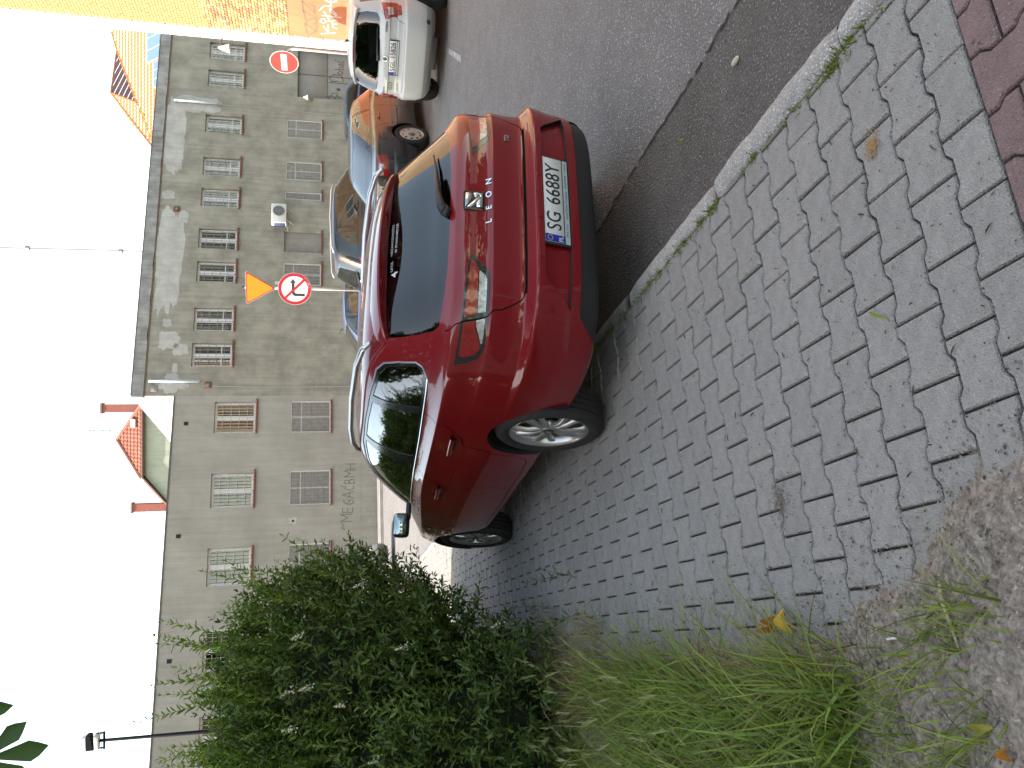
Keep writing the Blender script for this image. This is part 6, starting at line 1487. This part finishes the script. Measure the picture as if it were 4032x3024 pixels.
for i, c in enumerate(bl_p):
    q = np.array(c); n = 55; t = rng.rand(n); ax = unit(np.array([rng.uniform(-.4, .4), -.35, 1.0])); off = unit(rng.randn(n, 3)) * (rng.rand(n) ** .5 * .026 * (1.15 - t))[:, None]
    # push each panicle out to the surface of the hedge
    best = min(range(len(P)), key=lambda j: (P[j][0] - c[0]) ** 2 + (P[j][2] - c[2]) ** 2 + max(0, P[j][1] - 5.9) * 2)
    base = P[best] + Nn[best] * .11
    pos = base + ax * (t * .085)[:, None] + off; dr = rng.randn(n, 3); obj("blossom", leaf_mesh("blossom", pos, dr, rng.randn(n, 3), np.full(n, .013), np.full(n, .012), LEAF_V[[0, 1, 7, 3]], np.array([(0, 1, 2, 3)])), BLOOM, hedge)

# ---- grass verge
GRASS = leafy("grass_blade", (.06, .10, .014), (.31, .38, .08), .40, .5); STRAW = leafy("dry_blade", (.17, .135, .06), (.33, .27, .13), .3, .7)
def blades(P, D, L, W, bend, name, mat, kind_parent=None, seg=5):
    n = len(P); t = np.linspace(0, 1, seg)[None, :, None]; up = np.array([0, 0, 1.0]); sd = unit(np.cross(D, up) + rng.randn(n, 3) * .15)
    c = P[:, None, :] + D[:, None, :] * L[:, None, None] * t + bend[:, None, :] * L[:, None, None] * t * t
    w_ = (W[:, None, None] * (1 - t ** 1.6) + .0004) * sd[:, None, :]; V = np.stack([c - w_, c + w_], 2).reshape(-1, 3)
    k = seg * 2; f = np.array([(2 * i, 2 * i + 1, 2 * i + 3, 2 * i + 2) for i in range(seg - 1)]); F = (f[None] + (np.arange(n) * k)[:, None, None]).reshape(-1, 4)
    me = bpy.data.meshes.new(name); me.vertices.add(len(V)); me.vertices.foreach_set('co', V.ravel()); me.loops.add(F.size); me.loops.foreach_set('vertex_index', F.ravel().astype(np.int32))
    me.polygons.add(len(F)); me.polygons.foreach_set('loop_start', np.arange(0, F.size, 4, dtype=np.int32)); me.polygons.foreach_set('loop_total', np.full(len(F), 4, np.int32)); me.update()
    return obj(name, me, mat, kind_parent)
def verge(n, y0, y1, w0, w1, edge=.0):
    y = rng.uniform(y0, y1, n); u = rng.uniform(0, 1, n); ex = np.array([edge_x(v) for v in y]); x = ex - edge - (w0 + (w1 - w0) * u); return x, y
def zsoil(x, y): return .025 + 0 * x
def tufts(nt_, per, y0, y1, w0, w1, Lr, Wr, spread, edge=0.0, lean=(-.02, .14)):
    x, y = verge(nt_, y0, y1, w0, w1, edge); dens = np.array([mnoise.noise(Vector((a * 1.7, b * 1.7, 3))) for a, b in zip(x, y)]); k = dens > -.28; x, y = x[k], y[k]
    X = np.repeat(x, per) + rng.randn(len(x) * per) * spread; Y = np.repeat(y, per) + rng.randn(len(x) * per) * spread; n = len(X)
    P = np.stack([X, Y, zsoil(X, Y)], 1); D = unit(np.stack([rng.randn(n) * .33 + lean[0], rng.randn(n) * .33 + lean[1], rng.uniform(.55, 1.1, n)], 1)); L = rng.uniform(*Lr, n); W = rng.uniform(*Wr, n)
    bend = np.stack([D[:, 0] * .7 + rng.randn(n) * .2 + lean[0], D[:, 1] * .7 + rng.randn(n) * .2 + lean[1], -rng.uniform(.1, .55, n)], 1); return P, D, L, W, bend
grass = tag(blades(*tufts(640, 10, 1.95, 4.45, .10, 1.75, (.16, .42), (.0024, .0050), .04), "grass", GRASS), "tall green verge grass between footway and hedge", "grass", kind='stuff')
b2 = blades(*tufts(360, 7, 1.95, 3.6, .18, 1.5, (.18, .42), (.0038, .0078), .035), "broad_blades", leafy("broad_blade", (.10, .17, .025), (.23, .33, .06), .4, .45), grass)
b3 = blades(*tufts(520, 8, 2.0, 4.8, .03, 1.6, (.10, .32), (.0016, .0034), .05), "dry_blades", STRAW, grass)
b4 = blades(*tufts(60, 9, 1.5, 2.1, .2, .8, (.05, .18), (.0014, .003), .04), "sparse_blades", GRASS, grass)
b5 = blades(*tufts(110, 8, 4.2, 5.6, -.25, .7, (.10, .32), (.0014, .0028), .05), "hedge_foot_blades", STRAW, grass)
# wall-barley heads: long nodding spikes with awns
n = 120; x, y = verge(n, 2.5, 4.7, -.02, 1.1); base = np.stack([x, y, np.full(n, .03)], 1); D = unit(np.stack([rng.uniform(-.25, .35, n), rng.uniform(-.1, .45, n), np.ones(n)], 1)); L = rng.uniform(.24, .42, n)
tag(blades(base, D, L, np.full(n, .0011), np.stack([D[:, 0] * .5, D[:, 1] * .5, -np.full(n, .1)], 1), "barley_stalks", GRASS, grass))
tip = base + D * L[:, None] + np.stack([D[:, 0] * .5, D[:, 1] * .5, -np.full(n, .1)], 1) * L[:, None]; hd_ = unit(D + np.stack([D[:, 0] * .8, D[:, 1] * .8, -np.full(n, .55)], 1))
per = 26; t = np.tile(np.linspace(0, .06, per), n)[:, None]; Pp = np.repeat(tip, per, 0) + np.repeat(hd_, per, 0) * t; Dd = unit(np.repeat(hd_, per, 0) + rng.randn(n * per, 3) * .22)
blades(Pp, Dd, rng.uniform(.022, .042, n * per), np.full(n * per, .0012), np.zeros((n * per, 3)), "barley_heads", leafy("barley_head", (.20, .24, .09), (.38, .38, .20), .3, .6), grass, 3)
# tufts and moss in the kerb joint and between pavers
def tuft_at(pts, per, Lr, name, mat, sp_=.02):
    P = np.repeat(np.array(pts, float), per, 0) + np.c_[rng.randn(len(pts) * per, 2) * sp_, np.zeros(len(pts) * per)]; n = len(P)
    D = unit(np.stack([rng.randn(n) * .6, rng.randn(n) * .6, rng.uniform(.3, 1, n)], 1)); return blades(P, D, rng.uniform(*Lr, n), rng.uniform(.0012, .003, n), rng.randn(n, 3) * .3 - np.array([0, 0, .3]), name, mat, None, 4)
kj = [kp(s, -.008 + rng.randn() * .006) for s in np.concatenate([rng.uniform(-.05, 5.5, 130), rng.normal(-.83, .05, 16), rng.normal(0.02, .05, 10), rng.uniform(-1.3, -.2, 18), rng.uniform(5.5, 13, 70)])]
kj += [kp(-.85, .11), kp(-.86, .13), kp(-.84, .15), kp(-.88, .12)]
tag(tuft_at([(a, b, -.004 if i < 244 else -.10) for i, (a, b) in enumerate(kj)], 14, (.010, .040), "kerb_weeds", leafy("moss_green", (.08, .11, .015), (.20, .24, .04), .35, .6), .012), "small weeds and moss growing along the kerb joint", "weeds", kind='stuff')
# little plants at the hedge foot
wx = [(-1.42, 4.55), (-1.55, 4.9), (-1.25, 4.75), (-1.7, 5.1), (-1.35, 5.2), (-1.62, 5.4)]
P_ = np.array([(a, b, .01) for a, b in wx]); A, st = sprigs(P_, unit(np.array([(rng.uniform(-.2, .2), rng.uniform(-.2, .2), 1) for _ in wx])), rng.uniform(.14, .3, len(wx)), rng.randint(4, 7, len(wx)), .05, .02, .002)
wd_ = obj("footway_weeds", leaf_mesh("w", *A), PRIVET, None); tag(wd_, "low leafy weeds on the footway before the hedge", "weeds", kind='stuff'); obj("weed_stems", st.me("ws"), STEM, wd_)

# ---- litter
n = 260; y = rng.uniform(4.3, 8.2, n); x = np.array([edge_x(v) for v in y]) + np.abs(rng.randn(n)) * .45 - .25
pet = obj("petals", leaf_mesh("petals", np.stack([x, y, np.full(n, .006)], 1), np.c_[rng.randn(n, 2), rng.rand(n) * .15], np.tile([0, 0, 1.], (n, 1)), rng.uniform(.010, .026, n), rng.uniform(.005, .009, n)), plain("petal_white", (.66, .68, .66), .7)); tag(pet, "scattered white petals on the shaded footway", "petals", kind='stuff')
n = 1500; y = rng.uniform(1.4, 7.5, n); x = np.array([rng.uniform(edge_x(v) - .05, KI.x + KD.x / KD.y * (v - KI.y) - .03) for v in y])
a = rng.rand(n) * 6.28
bits = obj("litter_bits", leaf_mesh("bits", np.stack([x, y, np.full(n, .0045)], 1), np.stack([np.cos(a), np.sin(a), rng.rand(n) * .1], 1), np.tile([0, 0, 1.], (n, 1)), rng.choice([.006, .010, .016, .034], n, p=[.55, .27, .12, .06]), rng.choice([.003, .005, .007], n)), leafy("dry_bits", (.03, .022, .017), (.11, .075, .05), .1, .9)); tag(bits, "dry seed husks and bits of twig on the pavers", "litter", kind='stuff')
n = 2600; y = rng.uniform(1.35, 4.4, n); x = np.array([edge_x(v) for v in y]) - rng.randn(n) * .16 - .02; a = rng.rand(n) * 6.28
cr = obj("soil_crumbs", leaf_mesh("crumbs", np.stack([x, y, np.where(x > np.array([edge_x(v) for v in y]) + .02, .004, .024)], 1), np.stack([np.cos(a), np.sin(a), rng.rand(n) * .4], 1), np.c_[rng.randn(n, 2) * .3, np.ones(n)], rng.uniform(.004, .015, n), rng.uniform(.004, .011, n)), leafy("crumb", (.06, .044, .034), (.30, .25, .20), .05, .95)); tag(cr, "loose crumbs and husks on the bare soil", "litter", kind='stuff')
def one_leaf(name, at, ln, wd, ang, lift, curl, mat, label, stem=True):
    nu, nv = 10, 6
    def f(u, v):
        x_ = ln * u; w_ = wd * math.sin(math.pi * min(u * .92 + .05, 1)) ** .8; yy = (v - .5) * w_; return (x_, yy, lift * u * ln + curl * (yy ** 2) / max(wd, .01) + .012 * math.sin(u * 3))
    o = obj(name, quad_grid(name, f, nu, nv), mat); o.location = at; o.rotation_euler = (0, 0, ang)
    if stem: obj("stalk", MB().tube([(0, 0, 0), (-ln * .2, .004, .004), (-ln * .35, .0, .0)], .0012, 5).me("st"), STEM, o)
    return tag(o, label, "leaf")
YEL = leafy("yellow_leaf", (.62, .40, .04), (.62, .40, .04), .3, .6); ORG = leafy("orange_leaf", (.42, .17, .03), (.42, .17, .03), .3, .6); YG = leafy("olive_leaf", (.34, .32, .06), (.34, .32, .06), .3, .6); GRL = leafy("fresh_leaf", (.22, .30, .05), (.22, .30, .05), .3, .5)
one_leaf("fallen_leaf", (-.845, 2.33, .016), .085, .062, .6, .06, 2.0, YEL, "bright yellow fallen leaf at the edge of the grass")
one_leaf("fallen_leaf", (-.80, 2.38, .016), .07, .035, 2.6, .25, 6.0, ORG, "curled orange fallen leaf touching the yellow leaf on the footway")
one_leaf("fallen_leaf", (-.865, 2.42, .018), .06, .03, 1.5, .3, 6.0, ORG, "small orange leaf half under grass left of the yellow leaf")
one_leaf("fallen_leaf", (-.80, 1.50, .032), .05, .03, 2.2, .15, 4.0, YG, "olive yellow leaf lying on the bare soil")
one_leaf("fallen_leaf", (-.855, 1.44, .032), .035, .022, .4, .2, 4.0, ORG, "brown curled leaf on the soil nearest the camera corner")
one_leaf("fallen_leaf", (1.18, 3.42, ROAD_Z + .012), .04, .016, 1.9, .1, 3.0, GRL, "small yellow green leaf on the asphalt beside the kerb")
one_leaf("fallen_twig_leaf", (.185, 1.88, .008), .07, .012, 1.2, .1, 2.0, GRL, "thin yellow green sprig lying on the pavers")
o = obj("dry_stick", MB().tube([(-.50, 1.665, .03), (-.545, 1.650, .036), (-.60, 1.622, .034), (-.655, 1.60, .03)], [.0035, .005, .0045, .003], 7).me("stick", True), plain("dry_stalk", (.40, .33, .25), .8, var=.2, scale=30)); tag(o, "pale dry stalk lying on the sandy soil", "stick")
o = obj("cigarette_butt", MB().tube([(-.697, 1.822, .026), (-.705, 1.842, .029)], .0038, 10).tube([(-.705, 1.842, .029), (-.71, 1.853, .031)], .0036, 10).me("butt", True), plain("butt_paper", (.66, .65, .62), .8)); tag(o, "white cigarette butt on the soil near the grass", "cigarette butt")
o = obj("pale_cone", bevelled(MB().lathe([(0, -.03), (.008, -.024), (.013, 0), (.009, .02), (0, .028)], 10).me("cone", True), .001, 1), plain("pale_husk", (.52, .47, .38), .8, var=.2, scale=60)); o.location = (1.35, 2.93, ROAD_Z + .017); o.rotation_euler = (0, 0, .4); tag(o, "pale seed husk lying on the coarse asphalt", "husk")

# ---- horse chestnut standing left of the footway; its unseen crown is placed to shade the white car
CHL = leafy("chestnut_leaf", (.022, .055, .014), (.060, .115, .03), .35, .5); BARK = plain("chestnut_bark", (.10, .08, .065), .95, var=.35, scale=6, bump=.8, bscale=18)
tree = empty("chestnut_tree", (-5.4, 4.3, 0), 0, "horse chestnut whose leaves hang into the upper left corner", "tree"); tree.location = (0, 0, 0)
obj("trunk", MB().tube([(-5.4, 4.3, -.1), (-5.35, 4.35, 2), (-5.1, 4.6, 4.5), (-4.7, 5.8, 7), (-4.3, 7.4, 9.5)], [.34, .27, .22, .15, .06], 14).me("trunk", True), BARK, tree)
mb = MB(); cc, cr_ = np.array([-4.2, 8.2, 9.6]), np.array([4.4, 4.9, 3.1])
for i in range(26):
    d = unit(rng.randn(3)); d[2] = abs(d[2]) * .8 - .25; e = cc + d * cr_ * .85; s0 = Vector((-4.9, 4.9, 5.2)).lerp(Vector((-4.35, 7.3, 9.0)), rng.rand()); mid = s0.lerp(Vector(e), .5) + Vector((0, 0, .5))
    mb.tube([s0, mid, e], [.07, .04, .012], 6, cap=False)
mb.tube([(-5.05, 4.6, 4.6), (-3.6, 4.3, 5.3), (-2.4, 4.0, 4.2), (-1.75, 3.84, 3.25), (-1.62, 3.82, 3.10)], [.08, .05, .03, .010, .005], 6, cap=False)
obj("limbs", mb.me("limbs", True), BARK, tree)
LFT = np.array([(0, 0, 0), (.35, -.22, .02), (.35, 0, -.03), (.35, .22, .02), (.72, -.46, .02), (.72, 0, -.05), (.72, .46, .02), (.86, -.30, 0), (.86, .30, 0), (1, 0, -.10)])
LFF = np.array([(0, 1, 2), (0, 2, 3), (1, 4, 2), (4, 5, 2), (2, 5, 6), (2, 6, 3), (4, 7, 5), (5, 8, 6), (7, 9, 5), (5, 9, 8)])
def palmate(P, D, Nn, size, k=7):
    pos, dr, nm, ln, wd = [], [], [], [], []
    a = unit(np.cross(D, Nn))
    for j in range(k):
        an = (j - (k - 1) / 2) * math.radians(46); q = D * math.cos(an) + a * math.sin(an); sc = 1 - .42 * abs(j - (k - 1) / 2) / ((k - 1) / 2)
        pos.append(P); dr.append(q + rng.randn(*P.shape) * .05 - np.array([0, 0, .18])); nm.append(Nn); ln.append(size * sc); wd.append(size * sc * .42)
    return np.concatenate(pos), np.concatenate(dr), np.concatenate(nm), np.concatenate(ln), np.concatenate(wd)
n = 6200; d = unit(rng.randn(n, 3)); r = rng.uniform(.45, 1, n) ** .5; Pt = cc + d * cr_ * r[:, None] * (1 + .18 * np.array([mnoise.noise(Vector(q * 2.2)) for q in d]))[:, None]
d2_ = unit(rng.randn(2600, 3)); d = np.concatenate([d, d2_]); Pt = np.concatenate([Pt, np.array([-3.6, 9.3, 9.6]) + d2_ * np.array([2.8, 2.8, 2.2]) * (rng.rand(2600, 1) ** .4)])  # extra leaf cluster added above the view to shade the white car
k = Pt[:, 2] > 6.6; Pt, d = Pt[k], d[k]; n = len(Pt)
obj("crown", leaf_mesh("crown", *palmate(Pt, unit(d * np.array([1, 1, .3]) + rng.randn(n, 3) * .4), unit(np.array([0, 0, 1.]) + rng.randn(n, 3) * .35), rng.uniform(.2, .3, n)), LFT, LFF), CHL, tree)
LP3 = np.array([(-1.66, 3.84, 3.045), (-1.42, 3.80, 3.13), (-1.95, 3.9, 3.3), (-2.1, 3.9, 3.6), (-2.35, 4.0, 3.9), (-1.8, 3.7, 3.45)]); LD3 = unit(np.array([(.12, .0, -.9), (.0, .0, -1), (.2, -.2, -.7), (.3, .2, -.6), (-.2, -.2, -.6), (.4, 0, -.5)]))
obj("hanging_leaves", leaf_mesh("hl", *palmate(LP3, LD3, unit(np.array([(0, -1, .25)] * 6) + rng.randn(6, 3) * .12), np.array([.25, .21, .22, .22, .22, .2])), LFT, LFF), CHL, tree)

# sand drift on the joint and a rusty stain, as loose grains
for nm, (x0, y0), col, r_, n, lb_ in (("sand_spill", (-.41, 2.43), ((.10, .08, .06), (.22, .18, .14)), .075, 420, "dark sand spilled over a paver joint"), ("rust_grains", (.69, 1.95), ((.26, .14, .05), (.36, .21, .09)), .035, 260, "small rust coloured stain on a paver")):
    a = rng.rand(n) * 6.28; r = np.abs(rng.randn(n)) * r_ * .6; th = rng.rand(n) * 6.28
    o = obj(nm, leaf_mesh(nm, np.stack([x0 + r * np.cos(a) * 1.3, y0 + r * np.sin(a), np.full(n, .0035)], 1), np.stack([np.cos(th), np.sin(th), 0 * th], 1), np.tile([0, 0, 1.], (n, 1)), rng.uniform(.003, .008, n), rng.uniform(.003, .007, n)), leafy(nm, *col, .0, .95)); tag(o, lb_, "sand", kind='stuff')
# ---- unseen trees added farther back on the right, behind the camera: they darken what the cars mirror
for i, (x, y, h_) in enumerate(((14.5, -3.0, 6.0), (10.5, -10.0, 6.2), (15.5, -9.0, 6.5), (5.0, -17.0, 8.0), (-2.5, -20.0, 9.0))):
    t_ = empty("added_tree", (x, y, ROAD_Z), 0, ["round unseen tree added at the end of the brick front", "tall leafy tree added behind the camera beside the road", "broad leafy tree added farthest right behind the camera", "leafy tree added at the street end behind the camera", "leafy tree added left of the road behind the camera"][i], "tree", "trees added behind the camera"); 
    obj("trunk", MB().tube([(0, 0, 0), (.05, .1, h_ * .35), (0, .2, h_ * .7)], [.22, .16, .05], 10).me("tr", True), BARK, t_)
    n = 1300; d = unit(rng.randn(n, 3)); r = rng.uniform(.3, 1, n) ** .5; Pt = np.array([0, 0, h_ * .58]) + d * np.array([h_ * .34, h_ * .34, h_ * .42]) * r[:, None] * (1 + .25 * np.array([mnoise.noise(Vector(q * 2) + Vector((i, 0, 0))) for q in d]))[:, None]
    obj("crown", leaf_mesh("cr", Pt, d + rng.randn(n, 3) * .6, unit(np.array([0, 0, 1.]) + rng.randn(n, 3) * .6), rng.uniform(.35, .6, n), rng.uniform(.3, .5, n)), CHL, t_)
